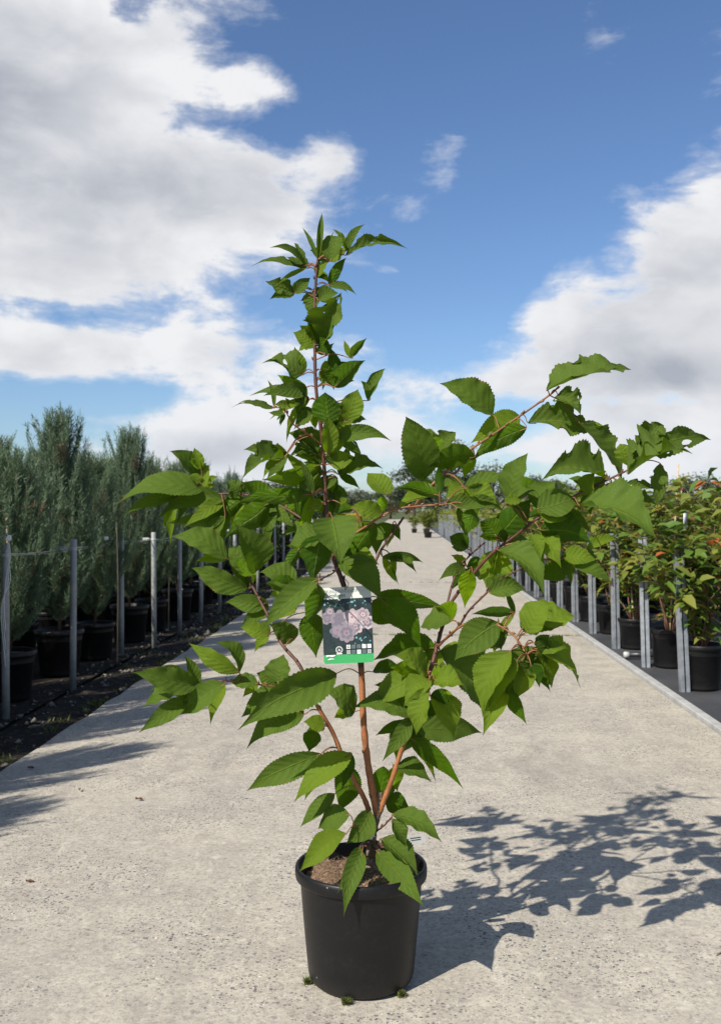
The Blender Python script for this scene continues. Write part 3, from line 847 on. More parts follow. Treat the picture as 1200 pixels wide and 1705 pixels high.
for li, line in enumerate([l for l in LEAVES.strip().split('\n')]):
    w = line.split(); ox, oy, sc = CROP[w[0]]
    bx, by, tx, ty = (ox + float(w[1]) / sc, oy + float(w[2]) / sc, ox + float(w[3]) / sc, oy + float(w[4]) / sc)
    wd = float(w[5]) / sc; face = w[6]; flags = ''.join(k for k in w[7:] if k[0] not in 'zy'); zo = sum(float(k[1:]) for k in w[7:] if k.startswith('z'))
    rr = random.Random(1000 + li)
    tz = [float(k[1:]) for k in w[7:] if k.startswith('y')]; flags = flags.replace('y', '')
    def grow(bx, by, tx, ty, wd, face, flags, zo, seed):
        d2 = (BP[:, 0] - bx) ** 2 + ((BP[:, 1] - by) * np.where(BP[:, 1] < by - 4, 1.25, 1.0)) ** 2
        k = int(np.argmin(d2)); ax_, ay_, az_ = BP[k]; dist = math.sqrt(d2[k])
        zb = PD + az_ + zo + rr.uniform(-.9, .6) * min(dist, 50) * .0013 + rr.gauss(0, .012)
        chord = math.hypot(tx - bx, ty - by) * PD / FPX
        zt = PD + tz[0] if tz and seed < 900 else zb + chord * rr.gauss(-.06, .28) * (1 if face == 'u' else .7)
        hero_leaf(px(bx, by, zb), px(tx, ty, zt), wd * zb / FPX, face, seed, flags, px(ax_, ay_, PD + az_))
    grow(bx, by, tx + (tx - bx) * .04, ty + (ty - by) * .04, wd * (1.0 if wd > 40 else 1.1), face, flags, zo, li)
    # smaller leaves of the same cluster, farther back
    if tz or by > 1290 or w[0] == 'P': continue
    pr = .8 if w[0] == 'C' else 1.6 if by < 640 else 2.4 if by < 900 and bx < 610 else 1.8 if by < 1060 or bx > 660 else 1.1
    for j in range(int(pr) + (rr.random() < pr % 1)):
        a_ = rr.choice((-1, 1)) * rr.uniform(.3, 1.3); k_ = rr.uniform(.5, .85); vx, vy = (tx - bx) * k_, (ty - by) * k_
        ax2, ay2 = bx + vx * math.cos(a_) - vy * math.sin(a_), by + vx * math.sin(a_) + vy * math.cos(a_)
        if not 240 < ax2 < 1080 or (505 < ax2 < 645 and 945 < ay2 < 1125) or (505 < bx < 650 and 950 < by < 1150): continue
        if w[0] == 'C':
            if not 650 < ax2 < 1060 or ay2 < 690: continue
        elif by < 700 and not 440 < ax2 < 620: continue
        LATER.append((bx, by, ax2, ay2, wd * k_, rr.choice('uul'), rr.choice(('', 'f')), zo + rr.uniform(.0, .09), 900 + li * 3 + j))
tz = []; rr = random.Random(77)
for q in sorted(LATER, key=lambda q: -q[4]): grow(*q)
for E, mt in EXTRA.values():
    o = E.build('leaf', [mt, M['petiole']], tree); o['kind'] = 'stuff'

# ------------------------------------------------------------------ label card hanging on the cherry
def text_mesh(body, size, mat, parent, loc, bold=0.0, name='lettering', width=None):
    c = bpy.data.curves.new(name, 'FONT'); c.body = body; c.size = size; c.offset = bold; c.resolution_u = 3
    tmp = bpy.data.objects.new(name + '_tmp', c); COL.objects.link(tmp)
    dg = bpy.context.evaluated_depsgraph_get(); me = bpy.data.meshes.new_from_object(tmp.evaluated_get(dg)); bpy.data.objects.remove(tmp)
    xs = [v.co.x for v in me.vertices]; k = width / (max(xs) - min(xs)) if width else 1
    for v in me.vertices: v.co.x *= k
    me.materials.clear(); me.materials.append(mat); me.name = name
    return link(name, me, parent, loc)
def flat(col, rough=.35):
    return simple('print_%02x%02x%02x' % tuple(int(255 * min(1, c)) for c in col), col, rough, 0, .06, 200)
def rrect(w, h, rad, x0, y0, n=6, cut=0):
    P = []
    for cx_, cy_, a0 in ((w - rad, rad, -90), (w - rad, h - rad, 0), (rad, h - rad, 90), (rad, rad, 180)):
        if cut and a0 == 0: P += [(x0 + w, y0 + h - cut * .72), (x0 + w - cut, y0 + h)]; continue
        for k in range(n + 1): a = R(a0 + 90 * k / n); P.append((x0 + cx_ + rad * math.cos(a), y0 + cy_ + rad * math.sin(a)))
    return P
def plate(P, z0, z1, name, mat, parent):
    n = len(P); mb = MB(); mb.add([(x, y, z0) for x, y in P] + [(x, y, z1) for x, y in P], [tuple(range(n - 1, -1, -1)), tuple(range(n, 2 * n))] + [(i, (i + 1) % n, n + (i + 1) % n, n + i) for i in range(n)])
    return mb.build(name, mat, parent, smooth=False)
TW, TH = .1125, .1700
TD = PD - .035
card = tag(empty('plant_label_card', px(581, 1104, TD)), 'plant name card with a pink blossom photo and green foot, hung on the cherry tree', 'label')
card.rotation_euler = (CM.to_euler().to_matrix() @ Matrix.Rotation(R(2.6), 3, 'Z') @ Matrix.Rotation(R(-8), 3, 'X') @ Matrix.Rotation(R(-6), 3, 'Y')).to_euler()
X0 = -TW / 2
body = plate(rrect(TW, TH, .006, X0, 0, 6, .017), -.0007, 0, 'card', simple('card_white', (.56, .58, .55), .3, 0, .02, 30), card)
# photo panel, with the little pointer of the heading
hb = TH * .845; fb = TH * .115
plate([(X0, fb), (X0 + TW, fb), (X0 + TW, hb), (X0 + TW * .40, hb), (X0 + TW * .36, hb - .0055), (X0 + TW * .32, hb), (X0, hb)], .0001, .0004, 'picture', simple('picture_dark', (.014, .024, .022), .3, 0, .5, 60), card)
plate([p for p in rrect(TW, fb * 2, .006, X0, 0) if p[1] <= fb * .9] and [(X0, fb), (X0, .006)] + [(X0 + .006 - .006 * math.cos(R(15 * k)), .006 - .006 * math.sin(R(15 * k))) for k in range(7)] + [(X0 + TW - .006 + .006 * math.sin(R(15 * k)), .006 - .006 * math.cos(R(15 * k))) for k in range(7)] + [(X0 + TW, fb)],
      .0001, .0004, 'green_foot', flat((.035, .30, .085)), card)
text_mesh('PRUNUS SERRULATA', .0098, flat((.14, .15, .14)), card, (X0 + .006, TH * .925, .0002), 0, width=.075)
text_mesh('Shirofugen', .0125, flat((.05, .13, .07)), card, (X0 + .006, TH * .868, .0002), .0002, width=.048)
# blossoms: petals as flat print
rp = random.Random(21)
pink = [flat((.33, .27, .28)), flat((.22, .18, .21)), flat((.44, .35, .36)), flat((.14, .13, .16))]; deep = flat((.24, .07, .11))
zz = .00045
def blossom(cx_, cy_, rad, tone):
    global zz
    mbs = [MB(), MB(), MB()]
    for ring, (q, cnt) in enumerate(((1.0, 8), (.68, 7), (.38, 5))):
        for k in range(cnt):
            a = 2 * math.pi * k / cnt + rp.uniform(-.2, .2) + ring * .4; rr_ = rad * q
            c0 = (cx_ + rr_ * .5 * math.cos(a), cy_ + rr_ * .5 * math.sin(a)); zz += .000004
            n = 9; P = []
            for i in range(n):
                b_ = 2 * math.pi * i / n; u_, v_ = .55 * rr_ * math.cos(b_), .40 * rr_ * math.sin(b_) * (1 + rp.uniform(-.12, .12))
                P.append((c0[0] + u_ * math.cos(a) - v_ * math.sin(a), min(max(c0[1] + u_ * math.sin(a) + v_ * math.cos(a), fb + .001), hb - .001), zz))
            P = [(min(max(x, X0 + .0005), X0 + TW - .0005), y, z) for x, y, z in P]
            mbs[ring].add(P, [tuple(range(n))])
    for ring in range(3):
        mbs[ring].build('petal_print', pink[(tone + ring * (1 if rp.random() < .6 else 2)) % 4], card, smooth=False)
    c = MB(); zz += .00001; n = 8
    c.add([(cx_ + rad * .12 * math.cos(2 * math.pi * i / n), cy_ + rad * .12 * math.sin(2 * math.pi * i / n), zz) for i in range(n)], [tuple(range(n))]); c.build('petal_print', deep, card, smooth=False)
for (u_, v_, r__, tn) in ((.10, .70, .014, 1), (.16, .82, .010, 3), (.90, .60, .016, 2), (.82, .74, .015, 0), (.34, .68, .020, 1), (.66, .52, .017, 2), (.30, .48, .018, 3), (.60, .70, .019, 0), (.48, .42, .021, 1)):
    blossom(X0 + TW * u_, fb + (hb - fb) * (v_ - .04), r__, tn)
bok = MB()
for _ in range(34):
    u_, v_ = rp.uniform(.02, .97), rp.choice((rp.uniform(.16, .3), rp.uniform(.86, .96))); q = rp.uniform(.0006, .0026); zz += .000004
    if u_ < .5 and v_ < .5: continue
    bok.add([(X0 + TW * u_ + q * math.cos(k * .785), fb + (hb - fb) * v_ + q * math.sin(k * .785), zz) for k in range(8)], [tuple(range(8))])
bok.build('picture_light', flat((.13, .33, .34)), card, smooth=False)
def tiny(cx_, cy_, s, mat, name):
    global zz
    zz += .00001; mb = MB(); mb.add([(cx_ - s, cy_ - s, zz), (cx_ + s, cy_ - s, zz), (cx_ + s, cy_ + s, zz), (cx_ - s, cy_ + s, zz)], [(0, 1, 2, 3)]); return mb.build(name, mat, card, smooth=False)
white, gdark, grey_ = flat((.72, .73, .71)), flat((.04, .045, .045)), flat((.10, .13, .13))
# round award badge with its letter
bx_, by_ = X0 + .0355, fb + .0105; zz += .0001
ringm = MB()
for (ra_, rb2) in ((.0078, .0068), (.0060, .0055)):
    n = 24; b0 = [(bx_ + q * math.cos(2 * math.pi * k / n), by_ + q * math.sin(2 * math.pi * k / n), zz) for q in (ra_, rb2) for k in range(n)]
    ringm.add(b0, [(k, (k + 1) % n, n + (k + 1) % n, n + k) for k in range(n)])
ringm.add([(bx_ - .0065, by_ - .0098, zz), (bx_ + .0065, by_ - .0098, zz), (bx_ + .0065, by_ - .0078, zz), (bx_ - .0065, by_ - .0078, zz)], [(0, 1, 2, 3)])
ringm.build('badge', white, card, smooth=False)
text_mesh('A', .0085, white, card, (bx_ - .0028, by_ - .003, zz), .0001)
for row, cols in enumerate((((0, 1), (1, 0), (2, 0), (3, 1), (4, 1)), ((0, 2), (1, 0), (2, 1), (3, 0), (4, 2)))):
    for c_, on in cols:
        x, y = X0 + .0565 + c_ * .0117, fb + .0163 - row * .0118
        tiny(x, y, .0043, white if on == 1 else grey_ if on == 0 else flat((.35, .37, .36)), 'care_symbol')
        if on == 1 and c_ == 0: tiny(x, y, .0028, gdark, 'care_symbol'); tiny(x, y, .0014, white, 'care_symbol')
        elif on == 1:
            zz += .00002; mk = MB()
            for k in range(3): mk.add([(x - .003 + k * .0022, y - .0012 + (k % 2) * .0012, zz), (x - .0018 + k * .0022, y - .0012 + (k % 2) * .0012, zz), (x - .0018 + k * .0022, y + .0016, zz), (x - .003 + k * .0022, y + .0010, zz)], [(0, 1, 2, 3)])
            mk.build('care_symbol', gdark, card, smooth=False)
        else:
            zz += .00002; mk = MB()
            for k in range(2): mk.add([(x - .003, y - .002 + k * .0026, zz), (x + .003, y - .002 + k * .0026, zz), (x + .003, y - .0012 + k * .0026, zz), (x - .003, y - .0012 + k * .0026, zz)], [(0, 1, 2, 3)])
            mk.build('care_symbol', gdark, card, smooth=False)
# leaf-like emblem at the foot
zz += .0001; em = MB()
P = [(X0 + .006, fb - .0035), (X0 + .012, fb - .0012), (X0 + .020, fb - .003), (X0 + .0265, fb - .001), (X0 + .0265, fb + .0012), (X0 + .006, fb + .0012)]
em.add([(a, b_ - .0016, zz) for a, b_ in P], [tuple(range(6))])
P = [(X0 + .008, fb - .0105), (X0 + .014, fb - .0078), (X0 + .021, fb - .0082), (X0 + .025, fb - .0104), (X0 + .018, fb - .0098), (X0 + .012, fb - .0115)]
em.add([(a, b_, zz) for a, b_ in P], [tuple(range(6))]); em.build('emblem', white, card, smooth=False)
# tie loop of the card
tl = MB(); s0 = px(575, 982, TD); tl.tube([card.matrix_basis.inverted() @ p for p in catmull([s0, px(570, 968, TD + .02), px(566, 958, PD - .005), px(572, 962, PD + .012), px(580, 972, TD + .025), s0], 5)], .0009, 5)
tl.build('tie', M['pipe'], card)

# small paper tags at the foot of the trunk
pt = empty('paper_tag', px(614, 1405, PD - .02)); tag(pt, 'small folded white paper tag tied to the foot of the cherry trunk', 'tag')
mb = MB(); P = [(604, 1394), (609, 1383), (617, 1385), (624, 1388), (619, 1398), (612, 1397)]
Q = [px(x, y, PD - .020 + .004 * math.sin(i * 2)) - pt.location for i, (x, y) in enumerate(P)]; mb.add(Q + [q + Vector((0, .0015, 0)) for q in Q], [tuple(range(6)), tuple(range(11, 5, -1))] + [(i, 6 + i, 6 + (i + 1) % 6, (i + 1) % 6) for i in range(6)])
mb.build('paper', M['whiteplastic'], pt, smooth=False)
mb = MB(); ring = [px(617, 1390, PD) - pt.location + Vector((.0125 * math.cos(k * .5236), .0125 * math.sin(k * .5236), .001 * math.sin(k))) for k in range(13)]; mb.tube(ring, .0012, 5, cap=False); mb.build('loop', M['whiteplastic'], pt)
M['greylabel'] = simple('grey_label_plastic', (.40, .41, .40), .6, 0, .1, 40)
pt = empty('stick_in_label', px(690, 1420, PD + .06)); tag(pt, 'pale stick-in label leaning behind the leaves at the pot\'s right rim', 'label')
mb = MB(); P = [(676, 1392), (704, 1388), (709, 1396), (708, 1402), (692, 1409), (676, 1408)]
Q = [px(x, y, PD + .06) - pt.location for x, y in P]; mb.add(Q + [q + Vector((0, .0015, 0)) for q in Q], [tuple(range(6)), tuple(range(11, 5, -1))] + [(i, 6 + i, 6 + (i + 1) % 6, (i + 1) % 6) for i in range(6)])
mb.build('tab', M['greylabel'], pt, smooth=False)
mb = MB(); mb.tube([px(680, 1400, PD + .062) - pt.location, px(672, 1425, PD + .055) - pt.location, px(668, 1445, PD + .05) - pt.location], [.003, .0025, .001], 6); mb.build('spike', M['whiteplastic'], pt)
mb = MB()
for k in range(2):
    mb.tube([px(682 + k * 2, 1396 + k * 3.5, PD + .0585) - pt.location, px(700, 1393.5 + k * 3.5, PD + .0585) - pt.location], .0006, 4)
mb.build('printed_line', M['pipe'], pt)
# moss in the drain holes of the pot
for i, (x, y, s, lab) in enumerate(((505, 1626, .9, 'green moss tuft at the left foot of the black pot'), (558, 1663, 1.1, 'pale green moss tuft at the front foot of the black pot'), (653, 1664, 1.1, 'brownish green moss tuft at the right front foot of the black pot'))):
    an = (R(196), R(258), R(318))[i]; p = POT + Vector((math.cos(an), math.sin(an), 0)) * .1225
    me = tufts([(0, 0, -.004, s)], 'moss_tuft', M['moss_pot'], 200, .013, .0048, 30 + i, .0012)
    tag(link('moss_tuft', me, None, (p.x, p.y, .005)), lab, 'moss', 'moss tufts round the pot')
# fallen bits on the concrete and on the compost
def dry_leaf(p, L, rz, label, seed):
    r = random.Random(seed); V = []; F = []; n = 8
    for i in range(n + 1):
        t = i / n; w = L * .26 * math.sin(math.pi * min(.98, t + .02)) ** .8
        for q in (-1, 0, 1): V.append((L * (t - .5), q * w, .004 + L * .22 * abs(q) * (1 + .5 * math.sin(t * 9 + seed)) + L * .10 * math.sin(t * 3 + seed) + L * .05))
    for i in range(n):
        for j in range(2): F.append((i * 3 + j, i * 3 + 3 + j, i * 3 + 4 + j, i * 3 + 1 + j))
    mb = MB(); mb.add(V, F); o = mb.build('dry_leaf', M['deadleaf'], None, p); o.rotation_euler = (0, 0, rz); tag(o, label, 'dead leaf')
def on_ground(x, y): d = CAM_H * FPX / (y - 850); p = px(x, y, d); return Vector((p.x, p.y, 0))
dry_leaf(on_ground(232, 1334), .026, .4, 'curled brown leaf lying on the lane left of the pot', 1)
dry_leaf(on_ground(52, 1281), .03, 1.0, 'brown leaf lying in the shade on the lane near the left verge', 2)
dry_leaf(on_ground(50, 1470), .022, .2, 'small dark crumb lying on the lane at lower left', 3)
dry_leaf(on_ground(133, 1318), .02, 2.0, 'tiny tan leaf bit on the lane beside the long shadows', 6)
p = px(517, 1455, PD - .06); dry_leaf(Vector((p.x, p.y, .226)), .055, -.5, 'dry brown leaf on the compost at the pot\'s left rim', 4)
mb = MB(); mb.tube([(0, 0, .002), (.012, .01, .003), (.022, .026, .002)], .0012, 5); tag(mb.build('twig', M['deadleaf'], None, on_ground(1192, 1592)), 'short dry twig lying on the lane near the right edge', 'twig')

# ------------------------------------------------------------------ background pots
def pot_mesh(name, r0, h):
    mb = MB(); k = r0 / .1492; z = h / .26
    mb.lathe([(.0, .004), (.112 * k, .004), (.117 * k, .02 * z), (.137 * k, .226 * z), (.147 * k, .232 * z), (.1492 * k, .24 * z), (.1492 * k, .255 * z), (.145 * k, .261 * z), (.139 * k, .255 * z), (.136 * k, .20 * z)], 28)
    return mb.mesh(name, M['pot'])
def soil_mesh(name, r0, h):
    mb = MB(); n = 20; V = [(0, 0, h * .93)] + [(r0 * .92 * math.cos(2 * math.pi * k / n), r0 * .92 * math.sin(2 * math.pi * k / n), h * .90 + .004 * math.sin(k * 3)) for k in range(n)]
    mb.add(V, [(0, 1 + k, 1 + (k + 1) % n) for k in range(n)]); return mb.mesh(name, M['coir'])

# ------------------------------------------------------------------ conifers on the left
def conifer_mesh(seed, h):
    r = np.random.default_rng(seed); V = []; F = []
    wv = []
    z0 = .30
    nb = 185
    for b_ in range(nb):
        f = (b_ + r.uniform(0, 1)) / nb; zs = z0 + (h - z0) * .90 * f ** 1.05
        env = .285 * (1 - ((zs - z0) / (h - z0)) ** 1.35) + .015
        if zs < .5: env *= .62 + .38 * (zs - z0) / .2
        az = b_ * 2.39996 + r.normal(0, .3); rad = env * r.uniform(.55, 1.18)
        L = min(rad * 1.0 + .26 * r.uniform(.7, 1.25), h * 1.05 - zs + .05)
        o = np.array([math.cos(az), math.sin(az), 0]); tang = np.array([-o[1], o[0], 0]); n = max(6, int(L / .013))
        sway = r.normal(0, .03, 2)
        t = np.linspace(.12, 1, n)
        C = o[None] * (rad * (1 - (1 - t) ** 2))[:, None] + np.array([0, 0, 1])[None] * (zs + L * (.25 * t + .62 * t ** 1.5))[:, None] + np.array([sway[0], sway[1], 0])[None] * (t ** 2)[:, None]
        wv.append([np.array([0, 0, zs])] + [C[k] for k in range(0, n, max(1, n // 4))])
        for k in range(n):
            cnt = 7 if t[k] < .9 else 4
            for _ in range(cnt):
                out = o * r.normal(.35, .55) + tang * r.normal(0, .6) + np.array([0, 0, r.uniform(.55, 1.35)]); out /= np.linalg.norm(out)
                l = r.uniform(.026, .075) * (1.05 - .40 * t[k]); w = np.cross(out, r.normal(0, 1, 3)); w = w / (np.linalg.norm(w) + 1e-6) * r.uniform(.0011, .0025)
                p = C[k] + r.normal(0, .006, 3); i = len(V)
                V += [p - w, p + w, p + out * l * .6 + w * .8, p + out * l]; F += [(i, i + 1, i + 2), (i, i + 2, i + 3)]
    # leaders
    for _ in range(15):
        a = r.uniform(0, 6.28); q = abs(r.normal(0, .10)); top = h * r.uniform(.88, 1.17) - q * 1.6; x, y = q * math.cos(a), q * math.sin(a); zb = top - .26
        lean = r.normal(0, .03, 2)
        for k in range(46):
            t = k / 45; p0 = np.array([x + lean[0] * t, y + lean[1] * t, zb + (top - zb) * t])
            for _ in range(4 if t < .7 else 2):
                out = np.append(r.normal(0, .5, 2), r.uniform(.6, 1.3)); out /= np.linalg.norm(out); l = r.uniform(.02, .055) * (1.15 - .75 * t)
                w = np.cross(out, r.normal(0, 1, 3)); w = w / np.linalg.norm(w) * .0016; i = len(V)
                V += [p0 - w, p0 + w, p0 + out * l * .6 + w * .8, p0 + out * l]; F += [(i, i + 1, i + 2), (i, i + 2, i + 3)]
    mb = MB(); mb.tube([(0, 0, .2), (0.006, 0, .6), (-.004, .004, 1.0), (0, 0, h * .97)], [.011, .009, .006, .002], 7)
    for q in wv[::2]: mb.tube(q, [.003] + [.002] * (len(q) - 1), 4)
    F = np.array(F); C_ = np.array(V)[F[:, 0]]; dead = (np.sin(C_[:, 0] * 31 + seed) + np.sin(C_[:, 2] * 17 + seed * 2) + np.sin(C_[:, 1] * 27) + r.normal(0, .5, len(F)) > 2.6)
    return fast_mesh('crown', V, F, [M['needles'], M['needles_dry']], dead.astype(int)), mb.mesh('trunk', M['conifer_wood'])
cpot, csoil = pot_mesh('pot', .150, .275), soil_mesh('soil', .150, .275)
conifers = []
for k, hh in enumerate((1.38, 1.46, 1.31, 1.50, 1.42)):
    c, tr = conifer_mesh(40 + k, hh); e = empty('potted_conifer', (0, 0, 0))
    link('pot', cpot, e); link('soil', csoil, e); link('trunk', tr, e); link('crown', c, e); conifers.append(e)
used = [False] * 5
def place(protos, used, k, loc, rz, sc, label, cat, group):
    if not used[k]:
        e = protos[k]; used[k] = True; e.location = loc; e.rotation_euler = (0, 0, rz); e.scale = sc if hasattr(sc, '__len__') else (sc,) * 3
        tag(e, label, cat, group); return e
    e = copy_thing(protos[k], loc, rz, sc, label); tag(e, label, cat, group); return e
rc = random.Random(3)
rows_l = (-2.27, -2.85, -3.45, -4.1)
names_l = ('front', 'second', 'third', 'fourth')
for ri, x in enumerate(rows_l):
    ys = np.arange(2.2 if ri == 0 else 2.5 + .3 * ri, 14.8, .83 if ri == 0 else .74); vis = 0
    for y in ys:
        inside = 670 + (x + .25) * FPX / y > 0
        lab = ('blue-green potted conifer, %s nearest in the %s row left of the lane' % (ordinal(vis), names_l[ri])) if inside else 'blue-green potted conifer beyond the left edge of the picture, shading the verge'
        vis += inside
        lf = rc.uniform(.90, 1.07)
        place(conifers, used, rc.randrange(5), (x + rc.uniform(-.05, .05), y + rc.uniform(-.08, .08), -.018), rc.uniform(0, 6.28), (lf, lf, lf * rc.uniform(.97, 1.05)), lab, 'conifer', 'potted conifers left of the lane')

# ------------------------------------------------------------------ leafy shrubs
LV = np.array([(0, 0, 0), (.30, .26, .05), (.30, 0, -.03), (.30, -.26, .05), (.66, .22, .0), (.66, 0, -.07), (.66, -.22, .0), (1, 0, -.20)])
LF = np.array([(0, 2, 1), (0, 3, 2), (1, 2, 5), (1, 5, 4), (2, 3, 6), (2, 6, 5), (4, 5, 7), (5, 6, 7)])
def shrub_mesh(seed, h, nstem, per, L0, mats, probs, spread=.28, droop=.5, z0=.25, wood='twigwood', side=2):
    r = np.random.default_rng(seed); V = []; F = []; mi = []; mb = MB()
    def put(p, d, L):
        nonlocal V, F, mi
        d = d / np.linalg.norm(d); s = np.cross(d, [0, 0, 1.0] + r.normal(0, .35, 3)); s /= np.linalg.norm(s); n = np.cross(s, d)
        P = p + L * (LV[:, :1] * d + LV[:, 1:2] * s * r.uniform(.75, 1.1) + LV[:, 2:3] * n * r.uniform(.6, 1.8))
        c_ = int(r.choice(len(mats), p=probs)); P = p + (P - p) * (.6 if (len(mats) == 3 and c_ == 2 and wood == 'twigwood' and mats[2] == M['shrub_red']) else 1.0)
        b_ = len(V) * 8; V.append(P); F.append(LF + b_); mi += [c_] * 8
    def shoot(base, d, L, cnt, rad, lvl):
        pts = [base]; p = base.copy(); dd = d / np.linalg.norm(d); k = 8
        for i in range(k):
            dd = dd + np.array([0, 0, .10 - .03 * lvl]) + r.normal(0, .10, 3); dd /= np.linalg.norm(dd); p = p + dd * L / k; pts.append(p.copy())
        mb.tube(pts, [rad * (1 - .75 * i / k) for i in range(k + 1)], 5)
        for j in range(cnt):
            t = r.uniform(.15 if lvl else .10, 1.0) * k; i = min(k - 1, int(t)); q = pts[i] + (pts[i + 1] - pts[i]) * (t - i)
            a = r.uniform(0, 6.283); o = np.array([math.cos(a), math.sin(a), r.normal(-droop * .4, .35)])
            put(q + o * .012, o + dd * .35, L0 * r.uniform(.55, 1.2))
        if lvl < side:
            for j in range(4 if lvl == 0 else 2):
                i = int(r.uniform(.35, .9) * k); a = r.uniform(0, 6.283)
                shoot(pts[i], np.array([math.cos(a), math.sin(a), r.uniform(.35, .9)]), L * r.uniform(.3, .55), max(4, cnt // 2), rad * .5, lvl + 1)
    for s in range(nstem):
        a = 6.283 * s / nstem + r.normal(0, .4); sp = spread * r.uniform(.35, 1.1)
        shoot(np.array([.02 * math.cos(a), .02 * math.sin(a), z0 - .02]), np.array([sp * math.cos(a), sp * math.sin(a), 1.0]), (h - z0) * r.uniform(.75, 1.05), per, .0065, 0)
    return fast_mesh('foliage', np.concatenate(V), np.concatenate(F), mats, mi, True), mb.mesh('stem', M[wood])
spot, ssoil = pot_mesh('pot', .132, .262), soil_mesh('soil', .132, .262)
# cane and label pieces
def cane_mesh(h, lean):
    mb = MB(); n = 7; mb.tube([(lean[0] * k / n, lean[1] * k / n, .2 + (h - .2) * k / n) for k in range(n + 1)], [.0055 + (.0008 if k % 2 else 0) for k in range(n + 1)], 7); return mb.mesh('cane', M['cane'])
def label_mesh(z, a):
    mb = MB(); mb.box((.0, 0, z), (.060, .0016, .085), 0, a); mb.box((0, 0, z), (.046, .0024, .045), 1, a); return mb.mesh('label', [M['whiteplastic'], flat((.40, .36, .46))])
shrubs = []
SM = [M['shrub_green'], M['shrub_olive'], M['shrub_red']]
for k in range(6):
    fo, st = shrub_mesh(70 + k, (1.26, 1.12, 1.36, 1.2, 1.28, 1.1)[k], 7, 24, .105, SM, [.50, .455, .045] if k % 2 else [.44, .49, .07], .44)
    e = empty('potted_shrub', (0, 0, 0)); link('pot', spot, e); link('soil', ssoil, e); link('stem', st, e); link('foliage', fo, e)
    if k in (0, 2, 4): link('cane', cane_mesh(1.18 + .05 * k, (.03 * (k - 2), .02)), e)
    if k in (1, 2, 5): link('label', label_mesh(.62 + .07 * k, .4 * (k - 2)), e, (.10 - .04 * k, -.19, 0))
    shrubs.append(e)
us = [False] * 6; rs = random.Random(11)
rows_r = (1.815, 2.62, 3.4, 4.2, 5.1, 6.1)
names_r = ('front', 'second', 'third', 'fourth', 'fifth', 'sixth')
front_y = [3.4, 4.25, 5.05, 5.98, 6.86, 7.82, 8.76, 9.7, 10.6, 11.5, 12.4, 13.3, 14.2]
for ri, x in enumerate(rows_r):
    ys = front_y if ri == 0 else list(np.arange(4.3 + .25 * ri, 15.5, .86)); vis = 0
    for i, y in enumerate(ys):
        inside = 670 + (x - .30) * FPX / y < 1200
        if not inside and (ri > 0 or y < 3.3): continue
        lab = ('green and bronze potted shrub, %s nearest in the %s row right of the lane' % (ordinal(vis), names_r[ri])) if inside else 'green potted shrub just beyond the right edge of the picture'
        vis += inside; s = rs.uniform(.9, 1.06)
        place(shrubs, us, rs.randrange(6), (x + rs.uniform(-.03, .03), y + rs.uniform(-.05, .05), -.012), rs.uniform(0, 6.28), (1, 1, s), lab, 'shrub', 'potted shrubs right of the lane')
# lower yellow-green plants farther along the right
low = []
for k in range(3):
    fo, st = shrub_mesh(90 + k, .92 + .06 * k, 6, 14, .085, [M['yellow_green'], M['shrub_olive'], M['shrub_green']], [.5, .3, .2], .5)
    e = empty('potted_bush', (0, 0, 0)); link('pot', spot, e); link('soil', ssoil, e); link('stem', st, e); link('foliage', fo, e); low.append(e)
ul_ = [False] * 3
for ri, x in enumerate((1.9, 2.8, 3.8)):
    for i, y in enumerate(np.arange(15.4 + .3 * ri, 44, .98 if ri == 0 else 1.3)):
        place(low, ul_, rs.randrange(3), (x + rs.uniform(-.06, .06), float(y), -.012), rs.uniform(0, 6.28), rs.uniform(.95, 1.2), 'yellow-green potted bush, %s nearest in the %s far row on the right' % (ordinal(i), ORD[ri]), 'bush', 'yellow-green bushes far along the right')
# dark hedge plants behind the left posts, farther on
dk = []
for k in range(3):
    fo, st = shrub_mesh(110 + k, 1.12 + .05 * k, 7, 20, .10, [M['dark_green'], M['shrub_green']], [.85, .15], .30)
    e = empty('potted_evergreen', (0, 0, 0)); link('pot', spot, e); link('soil', ssoil, e); link('stem', st, e); link('foliage', fo, e); dk.append(e)
ud = [False] * 3
for ri, x in enumerate((-2.35, -3.1, -3.9)):
    for i, y in enumerate(np.arange(15.6 + .2 * ri, 34, .8 if ri == 0 else .95)):
        place(dk, ud, rs.randrange(3), (x + rs.uniform(-.06, .06), float(y), -.018), rs.uniform(0, 6.28), rs.uniform(.95, 1.15), 'dark green potted evergreen, %s nearest in the %s far row on the left' % (ordinal(i), ORD[ri]), 'evergreen', 'dark evergreens far along the left')
# golden bushes farthest on the left, and the pots standing on the far lane
gd = []
fo, st = shrub_mesh(130, .8, 6, 16, .09, [M['yellow'], M['yellow_green']], [.75, .25], .5)
e = empty('golden_bush', (0, 0, 0)); link('pot', spot, e); link('soil', ssoil, e); link('stem', st, e); link('foliage', fo, e); gd.append(e); ug = [False]
for i, y in enumerate(np.arange(36, 58, 1.6)):
    place(gd, ug, 0, (-2.5 + rs.uniform(-.3, .3), float(y), -.06), rs.uniform(0, 6.28), 1.25, 'golden bush, %s nearest in the row at the far left end of the lane' % ordinal(i), 'bush', 'golden bushes at the end of the lane')
for i, (x, y, s, lab) in enumerate(((.98, 38.5, 1.15, 'green bush in a pot standing on the lane before the right-hand posts'), (.55, 47, 1.0, 'small bush in a pot farther along on the lane'), (1.1, 46, 1.1, 'bush in a pot on the far lane beside the posts'))):
    e = copy_thing(shrubs[i], (x, y, 0), i * 2.0, (s * 1.1, s * 1.1, s * .78), lab); e.name = 'potted_bush'; tag(e, lab, 'bush', 'pots standing out on the far lane')

